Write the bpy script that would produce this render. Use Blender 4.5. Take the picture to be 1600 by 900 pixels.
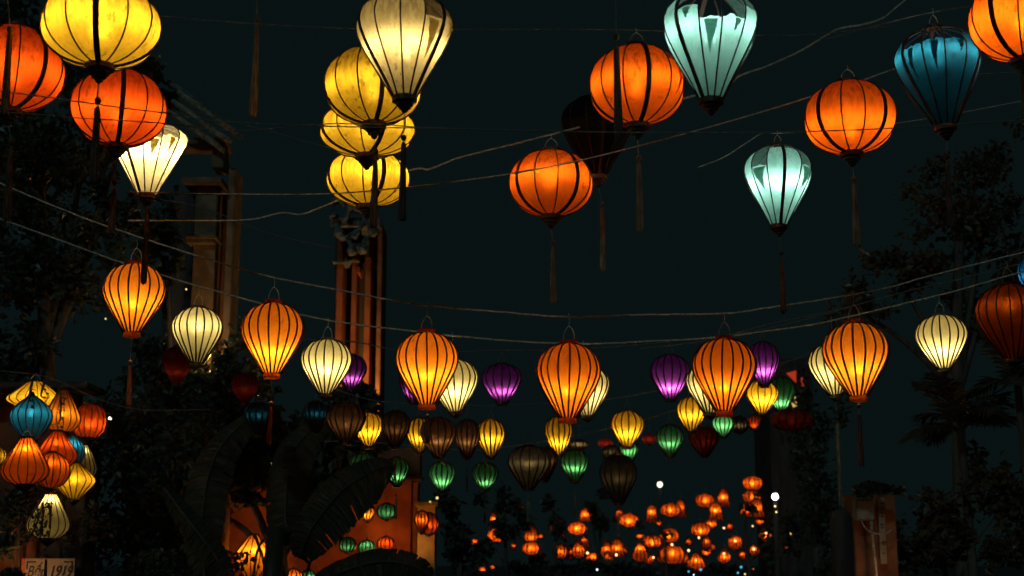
import bpy, bmesh, math, random
from mathutils import Vector, Matrix, Euler
random.seed(7)
PI = math.pi
for o in list(bpy.data.objects): bpy.data.objects.remove(o)
SC = bpy.context.scene
COL = SC.collection

# ------------------------------------------------------------------ camera
CAMZ, PITCH, F = 1.6, math.radians(11.0), 1600 * 50 / 36.0
cd = bpy.data.cameras.new('camera'); cam = bpy.data.objects.new('camera', cd); COL.objects.link(cam)
cam.location = (0, 0, CAMZ); cam.rotation_euler = (PI / 2 + PITCH, 0, 0)
cd.lens = 50; cd.sensor_width = 36; cd.clip_end = 3000; cd.clip_start = 0.05
cd.dof.use_dof = True; cd.dof.focus_distance = 7.6; cd.dof.aperture_fstop = 3.6
SC.camera = cam
# ------------------------------------------------------------------ night sky
w = bpy.data.worlds.new('World'); SC.world = w; w.use_nodes = True
bg = w.node_tree.nodes['Background']
bg.inputs[0].default_value = (0.36, 0.78, 0.80, 1); bg.inputs[1].default_value = 0.0080
# ------------------------------------------------------------------ weak cool fill added from behind the camera to lift dark parts
sl = bpy.data.lights.new('fill_sun', 'SUN'); sl.energy = 0.14; sl.angle = math.radians(4); sl.color = (0.55, 0.9, 1.0)
so = bpy.data.objects.new('fill_sun', sl); COL.objects.link(so)
so.rotation_euler = (math.radians(58), 0, math.radians(-18))
# ------------------------------------------------------------------ render
SC.view_settings.view_transform = 'Standard'; SC.view_settings.look = 'None'
SC.view_settings.exposure = 0; SC.view_settings.gamma = 1
SC.render.engine = 'CYCLES'
cy = SC.cycles
cy.use_denoising = True; cy.use_light_tree = True
cy.max_bounces = 5; cy.diffuse_bounces = 3; cy.glossy_bounces = 2; cy.transmission_bounces = 3; cy.transparent_max_bounces = 10
cy.sample_clamp_indirect = 3.0; cy.caustics_reflective = False; cy.caustics_refractive = False

# ------------------------------------------------------------------ helpers
FWD = Vector((0, math.cos(PITCH), math.sin(PITCH))); UP = Vector((0, -math.sin(PITCH), math.cos(PITCH)))
def at(px, py, Y):
    """the point at distance Y down the street that sits at this spot of the photograph"""
    d = FWD + Vector((1, 0, 0)) * ((px - 800) / F) + UP * ((450 - py) / F)
    return Vector((0, 0, CAMZ)) + d * (Y / d.y)
def mpp(py, Y):
    d = FWD + UP * ((450 - py) / F)
    return (Y / d.y) / F
def tag(o, label=None, cat=None, group=None, kind=None):
    if label: o['label'] = label
    if cat: o['category'] = cat
    if group: o['group'] = group
    if kind: o['kind'] = kind
    return o
def link(name, me, parent=None, loc=(0, 0, 0), rot=None):
    o = bpy.data.objects.new(name, me); COL.objects.link(o)
    if parent is not None: o.parent = parent
    o.location = loc
    if rot is not None: o.rotation_euler = rot
    return o
def mesh(name, V, Fc, mat=None, smooth=False):
    me = bpy.data.meshes.new(name); me.from_pydata([tuple(v) for v in V], [], Fc)
    if smooth: me.polygons.foreach_set('use_smooth', [True] * len(me.polygons))
    if mat: me.materials.append(mat)
    me.update(); return me
def empty(name, loc, rot=(0, 0, 0)):
    o = bpy.data.objects.new(name, None); COL.objects.link(o); o.empty_display_size = .05
    o.location = loc; o.rotation_euler = rot; return o
def box(V, Fc, c, s, rz=0, rx=0, ry=0):
    b = len(V); M = Euler((rx, ry, rz)).to_matrix(); c = Vector(c)
    for z in (-1, 1):
        for x, y in ((-1, -1), (1, -1), (1, 1), (-1, 1)):
            V.append(c + M @ Vector((x * s[0] / 2, y * s[1] / 2, z * s[2] / 2)))
    for f in ((3, 2, 1, 0), (4, 5, 6, 7), (0, 1, 5, 4), (1, 2, 6, 5), (2, 3, 7, 6), (3, 0, 4, 7)):
        Fc.append(tuple(b + i for i in f))
def bevbox(name, c, s, mat, bev=.01, parent=None, rot=(0, 0, 0)):
    V, Fc = [], []; box(V, Fc, (0, 0, 0), s)
    me = mesh(name, V, Fc, mat); bm = bmesh.new(); bm.from_mesh(me)
    bmesh.ops.bevel(bm, geom=bm.edges[:], offset=bev, segments=2, affect='EDGES'); bm.to_mesh(me); bm.free()
    return link(name, me, parent, c, rot)
def tube(V, Fc, pts, r, n=5, r1=None, cap=True):
    """tube along points; radius from r to r1"""
    pts = [Vector(p) for p in pts]; b = len(V); m = len(pts)
    up = None
    for i, p in enumerate(pts):
        t = (pts[min(i + 1, m - 1)] - pts[max(i - 1, 0)])
        t = t.normalized() if t.length > 1e-9 else Vector((0, 0, 1))
        if up is None: up = t.orthogonal().normalized()
        up = (up - t * up.dot(t)); up = up.normalized() if up.length > 1e-6 else t.orthogonal().normalized()
        s = t.cross(up); rr = r if r1 is None else r + (r1 - r) * i / (m - 1)
        if callable(r): rr = r(i / (m - 1))
        for k in range(n):
            a = 2 * PI * k / n; V.append(p + (up * math.cos(a) + s * math.sin(a)) * rr)
    for i in range(m - 1):
        for k in range(n):
            k2 = (k + 1) % n
            Fc.append((b + i * n + k, b + i * n + k2, b + (i + 1) * n + k2, b + (i + 1) * n + k))
    if cap:
        Fc.append(tuple(b + k for k in range(n))[::-1]); Fc.append(tuple(b + (m - 1) * n + k for k in range(n)))
def catmull(P, k=8):
    P = [Vector(p) for p in P]; Q = [P[0] * 2 - P[1]] + P + [P[-1] * 2 - P[-2]]; out = []
    for i in range(1, len(Q) - 2):
        for j in range(k):
            t = j / k; a, b, c, d = Q[i - 1], Q[i], Q[i + 1], Q[i + 2]
            out.append(.5 * ((2 * b) + (c - a) * t + (2 * a - 5 * b + 4 * c - d) * t * t + (3 * b - a - 3 * c + d) * t ** 3))
    out.append(P[-1]); return out
def lathe(V, Fc, prof, n=16, flute=0, nf=0, jag=0):
    """prof: list of (r, z)"""
    b = len(V)
    for i, (r, z) in enumerate(prof):
        for k in range(n):
            a = 2 * PI * k / n; q = r * (1 + (flute * (1 if k % 2 else -1)))
            V.append(Vector((q * math.cos(a), q * math.sin(a), z + (random.uniform(-jag, jag) if i == len(prof) - 1 else 0))))
    for i in range(len(prof) - 1):
        for k in range(n):
            k2 = (k + 1) % n; Fc.append((b + i * n + k, b + i * n + k2, b + (i + 1) * n + k2, b + (i + 1) * n + k))
    Fc.append(tuple(b + k for k in range(n))[::-1]); Fc.append(tuple(b + (len(prof) - 1) * n + k for k in range(n)))

# ------------------------------------------------------------------ materials
def newmat(name):
    m = bpy.data.materials.new(name); m.use_nodes = True; nt = m.node_tree; nt.nodes.clear()
    out = nt.nodes.new('ShaderNodeOutputMaterial'); return m, nt, out
def solid(name, col, rough=.7, var=.35, scale=30, bump=.0, metal=0, col2=None, stretch=(1, 1, 1)):
    m, nt, out = newmat(name); N = nt.nodes; Lk = nt.links
    b = N.new('ShaderNodeBsdfPrincipled'); b.inputs['Roughness'].default_value = rough; b.inputs['Metallic'].default_value = metal
    tc = N.new('ShaderNodeTexCoord'); mp = N.new('ShaderNodeMapping'); mp.inputs['Scale'].default_value = stretch
    nz = N.new('ShaderNodeTexNoise'); nz.inputs['Scale'].default_value = scale; nz.inputs['Detail'].default_value = 5
    mx = N.new('ShaderNodeMix'); mx.data_type = 'RGBA'
    mx.inputs[6].default_value = tuple(c * (1 - var) for c in col) + (1,)
    c2 = col2 or tuple(min(1, c * (1 + var)) for c in col); mx.inputs[7].default_value = tuple(c2) + (1,)
    rp = N.new('ShaderNodeMapRange'); rp.inputs[1].default_value = .35; rp.inputs[2].default_value = .65
    Lk.new(tc.outputs['Object'], mp.inputs[0]); Lk.new(mp.outputs[0], nz.inputs[0]); Lk.new(nz.outputs[0], rp.inputs[0])
    Lk.new(rp.outputs[0], mx.inputs[0]); Lk.new(mx.outputs[2], b.inputs['Base Color'])
    if bump:
        bp = N.new('ShaderNodeBump'); bp.inputs['Strength'].default_value = bump; bp.inputs['Distance'].default_value = .02
        Lk.new(nz.outputs[0], bp.inputs['Height']); Lk.new(bp.outputs[0], b.inputs['Normal'])
    Lk.new(b.outputs[0], out.inputs[0]); return m
def fabric(name, col, dirt_shade=.5, dirt_shade_col=(.25, .16, .05), thin=.05, trans=.74, k=.74, fwd=.035):
    """dyed silk: lets lamp light through (translucent), a little straight through (thin)"""
    m, nt, out = newmat(name); N = nt.nodes; Lk = nt.links; col = tuple(q * k for q in col)
    tc = N.new('ShaderNodeTexCoord'); oi = N.new('ShaderNodeObjectInfo')
    ml = N.new('ShaderNodeVectorMath'); ml.operation = 'SCALE'; ml.inputs[0].default_value = (13, 7, 3); Lk.new(oi.outputs['Random'], ml.inputs['Scale'])
    ad = N.new('ShaderNodeVectorMath'); Lk.new(tc.outputs['Object'], ad.inputs[0]); Lk.new(ml.outputs[0], ad.inputs[1])
    def noise(sc, det, st):
        mp = N.new('ShaderNodeMapping'); mp.inputs['Scale'].default_value = st; Lk.new(ad.outputs[0], mp.inputs[0])
        n = N.new('ShaderNodeTexNoise'); n.inputs['Scale'].default_value = sc; n.inputs['Detail'].default_value = det
        Lk.new(mp.outputs[0], n.inputs[0]); return n
    def rng(src, a, b, c=0, d=1):
        r = N.new('ShaderNodeMapRange'); r.inputs[1].default_value = a; r.inputs[2].default_value = b
        r.inputs[3].default_value = c; r.inputs[4].default_value = d; Lk.new(src, r.inputs[0]); return r.outputs[0]
    def mix(fac, a, b, typ='MIX'):
        x = N.new('ShaderNodeMix'); x.data_type = 'RGBA'; x.blend_type = typ
        for s, v in ((0, fac), (6, a), (7, b)):
            if hasattr(v, 'type') or hasattr(v, 'is_linked'): Lk.new(v, x.inputs[s])
            else: x.inputs[s].default_value = v if s == 0 else tuple(v) + (1,)
        return x.outputs[2]
    broad = rng(noise(9, 4, (1, 1, .6)).outputs[0], .35, .7)
    c = mix(broad, tuple(q * .80 for q in col), col)
    # vertical grime streaks; their top weighting also paints in shade up there
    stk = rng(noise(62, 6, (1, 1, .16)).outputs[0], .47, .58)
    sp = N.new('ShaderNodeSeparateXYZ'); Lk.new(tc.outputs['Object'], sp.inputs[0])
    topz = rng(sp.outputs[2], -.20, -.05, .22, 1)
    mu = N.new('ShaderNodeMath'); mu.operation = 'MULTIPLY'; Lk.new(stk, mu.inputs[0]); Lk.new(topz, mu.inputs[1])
    mu2 = N.new('ShaderNodeMath'); mu2.operation = 'MULTIPLY'; Lk.new(mu.outputs[0], mu2.inputs[0]); mu2.inputs[1].default_value = min(1, dirt_shade * 1.15)
    pat = rng(noise(5, 5, (1, 1, .8)).outputs[0], .36, .56); tz = rng(sp.outputs[2], -.15, -.03, 0, min(1, dirt_shade * 1.25)); mp_ = N.new('ShaderNodeMath'); mp_.operation = 'MULTIPLY'; Lk.new(pat, mp_.inputs[0]); Lk.new(tz, mp_.inputs[1])  # dirty patches that also paint in the darker, shaded tops
    c = mix(mp_.outputs[0], c, tuple(a * b for a, b in zip(col, tuple(.5 + .5 * q for q in dirt_shade_col))))
    c = mix(mu2.outputs[0], c, tuple(a * b for a, b in zip(col, dirt_shade_col)))
    # small mould spots
    spot = rng(noise(52, 4, (1, 1, .45)).outputs[0], .565, .63, 0, dirt_shade * .95)
    big = rng(noise(6, 2, (1, 1, 1)).outputs[0], .45, .6)
    m3 = N.new('ShaderNodeMath'); m3.operation = 'MULTIPLY'; Lk.new(spot, m3.inputs[0]); Lk.new(big, m3.inputs[1])
    c = mix(m3.outputs[0], c, tuple(.15 * a for a in col))
    # weave
    wv = rng(noise(260, 1, (1, 1, .25)).outputs[0], .3, .7, .88, 1.0)
    vm = N.new('ShaderNodeVectorMath'); vm.operation = 'SCALE'; Lk.new(c, vm.inputs[0]); Lk.new(wv, vm.inputs['Scale']); c = vm.outputs[0]
    wr = noise(11, 3, (1, 1, .35)); bp = N.new('ShaderNodeBump'); bp.inputs['Strength'].default_value = .55; bp.inputs['Distance'].default_value = .03
    Lk.new(wr.outputs[0], bp.inputs['Height'])
    tr = N.new('ShaderNodeBsdfTranslucent'); Lk.new(c, tr.inputs[0]); Lk.new(bp.outputs[0], tr.inputs['Normal'])
    pb = N.new('ShaderNodeBsdfPrincipled'); Lk.new(c, pb.inputs['Base Color']); pb.inputs['Roughness'].default_value = .42
    pb.inputs['Specular IOR Level'].default_value = .2
    s1 = N.new('ShaderNodeMixShader'); s1.inputs[0].default_value = trans; Lk.new(pb.outputs[0], s1.inputs[1]); Lk.new(tr.outputs[0], s1.inputs[2])
    tp = N.new('ShaderNodeBsdfTransparent'); Lk.new(c, tp.inputs[0])
    s2 = N.new('ShaderNodeMixShader'); s2.inputs[0].default_value = thin; Lk.new(s1.outputs[0], s2.inputs[1]); Lk.new(tp.outputs[0], s2.inputs[2])
    rf = N.new('ShaderNodeBsdfRefraction'); rf.inputs['IOR'].default_value = 1.25; rf.inputs['Roughness'].default_value = .8; Lk.new(c, rf.inputs[0])
    s3 = N.new('ShaderNodeMixShader'); s3.inputs[0].default_value = fwd; Lk.new(s2.outputs[0], s3.inputs[1]); Lk.new(rf.outputs[0], s3.inputs[2])
    Lk.new(s3.outputs[0], out.inputs[0]); return m
def leafmat(name, col, trans=.3):
    m, nt, out = newmat(name); N = nt.nodes; Lk = nt.links
    gm = N.new('ShaderNodeTexCoord'); nz = N.new('ShaderNodeTexNoise'); nz.inputs['Scale'].default_value = 3; Lk.new(gm.outputs['Object'], nz.inputs[0])
    mx = N.new('ShaderNodeMix'); mx.data_type = 'RGBA'; mx.inputs[6].default_value = tuple(c * .5 for c in col) + (1,); mx.inputs[7].default_value = tuple(min(1, c * 1.5) for c in col) + (1,)
    Lk.new(nz.outputs[0], mx.inputs[0])
    b = N.new('ShaderNodeBsdfPrincipled'); b.inputs['Roughness'].default_value = .38; Lk.new(mx.outputs[2], b.inputs['Base Color'])
    t = N.new('ShaderNodeBsdfTranslucent'); Lk.new(mx.outputs[2], t.inputs[0])
    s = N.new('ShaderNodeMixShader'); s.inputs[0].default_value = trans; Lk.new(b.outputs[0], s.inputs[1]); Lk.new(t.outputs[0], s.inputs[2])
    Lk.new(s.outputs[0], out.inputs[0]); return m
def glow(name, col, s):
    m, nt, out = newmat(name); e = nt.nodes.new('ShaderNodeEmission'); e.inputs[0].default_value = tuple(col) + (1,); e.inputs[1].default_value = s
    nt.links.new(e.outputs[0], out.inputs[0]); return m

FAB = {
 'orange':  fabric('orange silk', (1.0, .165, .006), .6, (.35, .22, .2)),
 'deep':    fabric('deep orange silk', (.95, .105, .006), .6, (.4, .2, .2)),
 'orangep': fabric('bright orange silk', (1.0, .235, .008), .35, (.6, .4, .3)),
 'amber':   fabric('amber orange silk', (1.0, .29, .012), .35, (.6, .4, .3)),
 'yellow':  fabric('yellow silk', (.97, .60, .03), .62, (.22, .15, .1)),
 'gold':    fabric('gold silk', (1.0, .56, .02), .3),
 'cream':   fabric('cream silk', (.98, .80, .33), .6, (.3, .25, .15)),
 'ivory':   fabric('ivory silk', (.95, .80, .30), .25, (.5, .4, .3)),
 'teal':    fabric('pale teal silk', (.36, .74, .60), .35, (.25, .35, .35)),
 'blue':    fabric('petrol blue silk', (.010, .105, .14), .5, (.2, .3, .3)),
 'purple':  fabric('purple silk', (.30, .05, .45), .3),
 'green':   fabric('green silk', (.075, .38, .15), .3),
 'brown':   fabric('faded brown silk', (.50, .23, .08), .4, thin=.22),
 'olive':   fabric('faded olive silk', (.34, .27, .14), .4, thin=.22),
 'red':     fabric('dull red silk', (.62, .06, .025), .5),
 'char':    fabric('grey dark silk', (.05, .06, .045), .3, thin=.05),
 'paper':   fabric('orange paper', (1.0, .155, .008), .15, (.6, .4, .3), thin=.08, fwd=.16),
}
M_RIB = solid('rib wire', (.045, .02, .012), .5)
M_STRAP = solid('bamboo strap', (.05, .022, .012), .7)
M_RING = solid('stained wood ring', (.11, .045, .02), .5, bump=.2)
M_RINGO = solid('painted orange ring', (.62, .13, .025), .45)
M_RINGD = solid('dark painted ring', (.03, .03, .025), .5)
M_RINGW = solid('olive ring', (.16, .14, .08), .55)
M_STRING = solid('string', (.35, .27, .18), .8)
M_WIRE = solid('steel wire', (.75, .66, .50), .45, scale=60)
M_WIRED = solid('dark cable', (.25, .22, .18), .55, scale=60)
M_TAS = {'dark': solid('dark tassel', (.10, .055, .035), .8, stretch=(1, 1, .1), scale=120, var=.6),
         'brown': solid('brown tassel', (.22, .15, .09), .8, stretch=(1, 1, .1), scale=120, var=.6),
         'orange': solid('orange tassel', (.85, .17, .04), .7, stretch=(1, 1, .1), scale=120, var=.4),
         'grey': solid('grey green tassel', (.22, .22, .15), .8, stretch=(1, 1, .1), scale=120, var=.6)}

# ------------------------------------------------------------------ lantern builder
def sphere_prof(k=16, cut=.24, pw=2.0, q=1.0):
    a0 = math.asin(cut); out = []
    for i in range(k + 1):
        a = a0 + (PI - 2 * a0) * i / k; c = math.cos(a)
        out.append((.5 - .5 * math.copysign(abs(c) ** q, c) / math.cos(a0) ** q, math.sin(a)))
    return out
PROF = {
 'globe': sphere_prof(q=.93),
 'pear': [(0, .28), (.02, .45), (.05, .60), (.10, .75), (.17, .87), (.26, .965), (.35, 1), (.44, .975), (.53, .90), (.62, .79), (.71, .67), (.81, .53), (.91, .385), (1, .26)],
 'balloon': [(0, .16), (.02, .36), (.06, .58), (.12, .78), (.19, .92), (.27, .99), (.32, 1), (.40, .965), (.50, .875), (.60, .755), (.70, .625), (.80, .49), (.90, .36), (1, .24)],
 'cone': [(0, .30), (.02, .55), (.06, .80), (.12, .94), (.19, 1), (.27, .97), (.37, .88), (.5, .745), (.62, .62), (.75, .485), (.88, .35), (1, .235)],
 'drop': [(0, .28), (.08, .36), (.18, .48), (.3, .63), (.42, .77), (.54, .90), (.65, .985), (.72, 1), (.80, .955), (.88, .83), (.95, .64), (1, .42)],
 'diamond': [(0, .22), (.1, .40), (.22, .63), (.33, .84), (.42, .965), (.48, 1), (.54, .97), (.64, .83), (.76, .63), (.88, .43), (1, .27)],
 'saucer': [(0, .28), (.12, .42), (.28, .62), (.44, .82), (.56, .97), (.64, 1), (.72, .96), (.82, .80), (.92, .58), (1, .38)],
 'onion': [(0, .10), (.07, .24), (.16, .50), (.26, .76), (.38, .95), (.48, 1), (.58, .97), (.70, .84), (.82, .66), (.92, .48), (1, .32)],
 'bell': [(0, .22), (.05, .38), (.13, .50), (.25, .575), (.4, .62), (.55, .66), (.68, .72), (.8, .80), (.9, .90), (1, 1)],
 'drum': [(0, .45), (.04, .60), (.12, .78), (.24, .92), (.38, .99), (.5, 1), (.62, .99), (.76, .92), (.88, .78), (.96, .60), (1, .45)],
}
def prof_at(P, t):
    for (t0, r0), (t1, r1) in zip(P, P[1:]):
        if t <= t1: return r0 + (r1 - r0) * (t - t0) / (t1 - t0 + 1e-9)
    return P[-1][1]
def gore(P, R, H, N, cols=4, t0=0., jag=0., sag=.35, seed=0):
    """one fabric panel between two ribs, centred on local angle 0 (which is -Y)"""
    rnd = random.Random(seed); V, Fc = [], []
    ts = [t for t, _ in P if t > t0 + .015]; ts = [t0] + ts
    half = PI / N
    for i, t in enumerate(ts):
        for k in range(cols + 1):
            u = -1 + 2 * k / cols
            tt = t
            if i == 0 and t0 > 0: tt = max(0, t + rnd.uniform(-jag, jag) - jag * (1 - u * u))
            r = prof_at(P, tt) * R
            a = u * half; rc = r * math.cos(half) / math.cos(a)      # flat cloth stretched between the ribs
            rc = rc - (1 - u * u) * r * .012 * sag
            V.append((rc * math.sin(a), -rc * math.cos(a), -tt * H))
    for i in range(len(ts) - 1):
        for k in range(cols):
            a = i * (cols + 1) + k; Fc.append((a, a + cols + 1, a + cols + 2, a + 1))
    return V, Fc
def rib_mesh(P, R, H, r, strap=0.):
    V, Fc = [], []
    pts = [Vector((0, -(rr * R + r * .6), -t * H)) for t, rr in P]
    if not strap: tube(V, Fc, pts, r, 5)
    else:
        for i, p in enumerate(pts):
            t = (pts[min(i + 1, len(pts) - 1)] - pts[max(i - 1, 0)]).normalized(); nrm = Vector((0, t.z, -t.y))
            if nrm.y > 0: nrm = -nrm
            for sx, sn in ((-1, 0), (1, 0), (.85, 1), (-.85, 1)):
                V.append(p + Vector((sx * strap / 2, 0, 0)) + nrm * (sn * r * 1.4 - r * .3))
        for i in range(len(pts) - 1):
            for k in range(4):
                k2 = (k + 1) % 4; Fc.append((i * 4 + k, i * 4 + k2, i * 4 + 4 + k2, i * 4 + 4 + k))
    return V, Fc
LIGHTS = {}
def bulb_data(key, power, col, n, base):
    k = (round(power, 3), col, n, base)
    if k in LIGHTS: return LIGHTS[k]
    l = bpy.data.lights.new('bulb', 'POINT'); l.energy = power; l.color = col; l.shadow_soft_size = .018
    l.use_nodes = True; nt = l.node_tree; N = nt.nodes; e = N['Emission']
    g = N.new('ShaderNodeNewGeometry'); s = N.new('ShaderNodeSeparateXYZ'); nt.links.new(g.outputs['Incoming'], s.inputs[0])
    # hanging bulb, mostly sideways; narrow peak shaped to imitate the satin's bright band
    def M(op, a, b):
        q = N.new('ShaderNodeMath'); q.operation = op
        for i, v in enumerate((a, b)):
            if isinstance(v, (int, float)): q.inputs[i].default_value = v
            else: nt.links.new(v, q.inputs[i])
        return q.outputs[0]
    zz = M('MULTIPLY', s.outputs[2], s.outputs[2]); c2 = M('SUBTRACT', 1.0, zz); pw = M('POWER', c2, n)
    pk = M('POWER', c2, n * 9)
    st = M('ADD', M('ADD', M('MULTIPLY', pw, (1 - base) * .55), M('MULTIPLY', pk, (1 - base) * 1.5)), base * .55); nt.links.new(st, e.inputs['Strength'])
    LIGHTS[k] = l; return l
WARM = (1, .80, .52); COOL = (.92, 1, .95)
GROUPS = {'globe': 'globe lanterns', 'pear': 'pear shaped lanterns', 'balloon': 'balloon shaped lanterns'}
BASE_W = 4.6
POS = {}
def lantern(style, fab, px, top, bot, wpx, dia, label, power=1.0, bulb=.55, N=12, tilt=0, phase=0, strap=0, strap_n=3,
            tas=None, tcol='dark', hang=None, big=False, ringm=None, name='lantern', group=None, finial=True, torn=(), n=2.0, base=.22,
            ribs=True, ribr=None, bulbcol=None, hookw=.35, Y=None, tx=None, flap=()):
    P = PROF[style]
    if Y is None: Y = dia * F / wpx
    rl = random.Random(int(px * 31 + top * 7)); tilt += rl.uniform(-1.6, 1.6); phase += rl.uniform(-2, 2)
    mid = (top + bot) / 2
    C = at(px, mid, Y); H = at(px, top, Y).z - at(px, bot, Y).z; R = wpx * mpp(mid, Y) / 2
    rot = Euler((0, math.radians(tilt), 0)); Mx = rot.to_matrix()
    T = C + Mx @ Vector((0, 0, H / 2))
    th = empty(name, T, rot); th.scale = (rl.uniform(.975, 1.025), rl.uniform(.96, 1.03), rl.uniform(.98, 1.02)); tag(th, label, 'lantern', group or GROUPS.get(style, 'small street lanterns'))
    mat = FAB[fab]; ph = math.radians(phase)
    rr = ribr or (.0034 if big else .0042)
    # fabric
    if big:
        whole = mesh('fabric_panel', *gore(P, R, H, N), mat, True)
        for k in range(N):
            a = ph + (k + .5) * 2 * PI / N
            me = whole
            for (ti, t0) in torn:
                if ti == k: me = mesh('fabric_panel', *gore(P, R, H, N, 6, t0, .013, seed=k), mat, True)
            o = link('fabric_panel', me, th, rot=(0, 0, a))
            if me is not whole: o['label'] = 'fabric panel torn open near the top'
        for (ti, t0, ln, wd, side) in flap:
            a = ph + (ti + .5) * 2 * PI / N; half = PI / N; V = []; Fc = []
            m = 7
            for i in range(m):
                s = i / (m - 1); t = t0 + ln * s; wdt = wd * (1 - s) ** .8 + .03
                r = prof_at(P, min(1, t)) * R * math.cos(half) + .004 + .010 * math.sin(s * PI) + .004 * (i % 2)
                c = side * (1 - wd) * (1 - .3 * s) + .08 * math.sin(4 * s + ti)
                for u in (-1, 1):
                    aa = a + half * max(-.97, min(.97, c + u * wdt)); V.append((r * math.sin(aa), -r * math.cos(aa), -t * H))
            for i in range(m - 1): Fc.append((2 * i, 2 * i + 2, 2 * i + 3, 2 * i + 1))
            f = link('torn_flap', mesh('torn_flap', V, Fc, mat, False), th)
    else:
        V, Fc = [], []; g, gf = gore(P, R, H, N, 4 if wpx > 60 else 2, sag=.8); cols = 4 if wpx > 60 else 2
        rows = len(g) // (cols + 1); tot = N * cols
        for i in range(rows):
            for k in range(N):
                M2 = Matrix.Rotation(ph + (k + .5) * 2 * PI / N, 3, 'Z')
                for c in range(cols): V.append(M2 @ Vector(g[i * (cols + 1) + c]))
        for i in range(rows - 1):
            for k in range(tot):
                k2 = (k + 1) % tot; Fc.append((i * tot + k, (i + 1) * tot + k, (i + 1) * tot + k2, i * tot + k2))
        link('shade', mesh('shade', V, Fc, mat, True), th)
    # ribs
    if ribs:
        thin = mesh('rib', *rib_mesh(P, R, H, rr), M_RIB, True); thick = None
        if strap: thick = mesh('rib', *rib_mesh(P, R, H, .003, strap), M_STRAP)
        if wpx > 44:
            for k in range(N):
                o = link('rib', thick if (strap and k % strap_n == 0) else thin, th, rot=(0, 0, ph + k * 2 * PI / N + rl.uniform(-.022, .022)))
        else:
            V, Fc = [], []; v, f = rib_mesh(P, R, H, rr * 1.2)
            for k in range(N):
                M2 = Matrix.Rotation(ph + k * 2 * PI / N, 3, 'Z'); b = len(V)
                V += [M2 @ Vector(q) for q in v]; Fc += [tuple(b + i for i in ff) for ff in f]
            o = link('rib_cage', mesh('rib_cage', V, Fc, M_RIB), th); o['kind'] = 'stuff'
    rm = ringm or M_RING; cloth = rm is M_RINGO
    if cloth: rm = mat
    # rings
    r0 = P[0][1] * R; r1 = P[-1][1] * R; hh = .012 if dia > .2 else .008
    if cloth: hh = .016
    V, Fc = [], []; lathe(V, Fc, [(r0 * .80, .000), (r0 * 1.06, .000), (r0 * 1.06, hh * 1.3), (r0 * .80, hh * 1.3), (r0 * .80, 0)], 20)
    Fc = Fc[:-2]
    link('top_ring', mesh('top_ring', V, Fc, rm), th)
    if style != 'bell':
        V, Fc = [], []; lathe(V, Fc, [(r1 * .2, .004), (r1 * 1.07, .002), (r1 * 1.07, -hh * 1.6), (r1 * .85, -hh * 1.7), (r1 * .2, -hh * 1.7)] if not cloth else [(r1 * 1.04, .002), (r1 * 1.06, -hh * 1.6), (r1 * .98, -hh * 1.6), (r1 * .96, 0)], 20)
        if cloth: Fc = Fc[:-2]
        br = link('bottom_ring', mesh('bottom_ring', V, Fc, rm), th, (0, 0, -H))
    tip = -H - hh * 1.7
    if cloth: finial = False; tip += .01
    if finial and style != 'bell':
        V, Fc = [], []; h = r1 * 1.0 if big else r1 * .55
        lathe(V, Fc, [(r1 * .72, 0), (r1 * .78, -.12 * h), (r1 * .74, -.30 * h), (r1 * .50, -.34 * h), (r1 * .56, -.44 * h), (r1 * .50, -.60 * h), (r1 * .26, -.64 * h), (r1 * .30, -.76 * h), (r1 * .22, -.92 * h), (r1 * .08, -h)], 14)
        link('finial', mesh('finial', V, Fc, M_RINGD if big else rm), th, (0, 0, tip)); tip -= h
    # hook: wire bail from the ring up to a knot, then a tie to the cable
    if hang is not None:
        wsm = wpx < 70
        hz = (at(px, hang, Y).z - T.z); hz = max(hz, .03); wv = r0 * .9
        bail = min(hz * .75, wv * 1.9); wv *= .7
        V, Fc = [], []
        tube(V, Fc, catmull([(-wv, 0, 0), (-wv * .8, 0, bail * .55), (0, 0, bail), (wv * .9, 0, bail * .6), (wv, 0, 0)], 4), .0018, 4)
        tube(V, Fc, [(0, 0, bail - .002), (.004, .001, (bail + hz) / 2), (0, 0, hz)], .0018, 4)
        link('hook', mesh('hook', V, Fc, M_WIRED if wsm else M_WIRE), th, (0, 0, hh), rot.to_matrix().inverted().to_euler())
    # tassel hanging on a string
    if tas:
        ty0, ty1, ty2 = tas; inv = rot.to_matrix().inverted().to_euler(); tipw = T + Mx @ Vector((0, 0, tip))
        k = mpp((ty0 + ty2) / 2, Y); zb = at(px, ty0, Y).z - tipw.z; z1 = at(px, ty1, Y).z - tipw.z; z2 = at(px, ty2, Y).z - tipw.z
        zb = min(zb, -.01); dx = 0 if tx is None else at(tx, ty0, Y).x - tipw.x
        L = z1 - z2; r = .012 * (min(dia, 2.1 * R) / .35) * (1.15 if big else 1.2)
        V, Fc = [], []; lathe(V, Fc, [(r * .35, z1), (r * .62, z1 - .04 * L), (r * .66, z1 - .10 * L), (r * .78, z1 - .4 * L), (r * .95, z1 - .75 * L), (r * 1.05, z1 - .93 * L), (r * .98, z2)], 18, flute=.09, jag=.045 * L)
        V = [Vector((v.x + dx + (.004 * math.sin(px) * ((z1 - v.z) / max(L, .01)) ** 1.5), v.y, v.z)) for v in V]
        tz = link('tassel', mesh('tassel', V, Fc, M_TAS[tcol]), th, (0, 0, tip), inv)
        V, Fc = [], []; lathe(V, Fc, [(r * .15, r * .9), (r * .6, r * .7), (r * .85, .1 * r), (r * .6, -.6 * r), (r * .2, -.9 * r)], 10)
        link('bead', mesh('bead', V, Fc, M_TAS[tcol], True), tz, (dx, 0, zb))
        V, Fc = [], []; tube(V, Fc, [(0, 0, .01), (dx * .6, 0, zb * .5), (dx, 0, zb), (dx, 0, z1 - .01)], .0019, 4)
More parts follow.
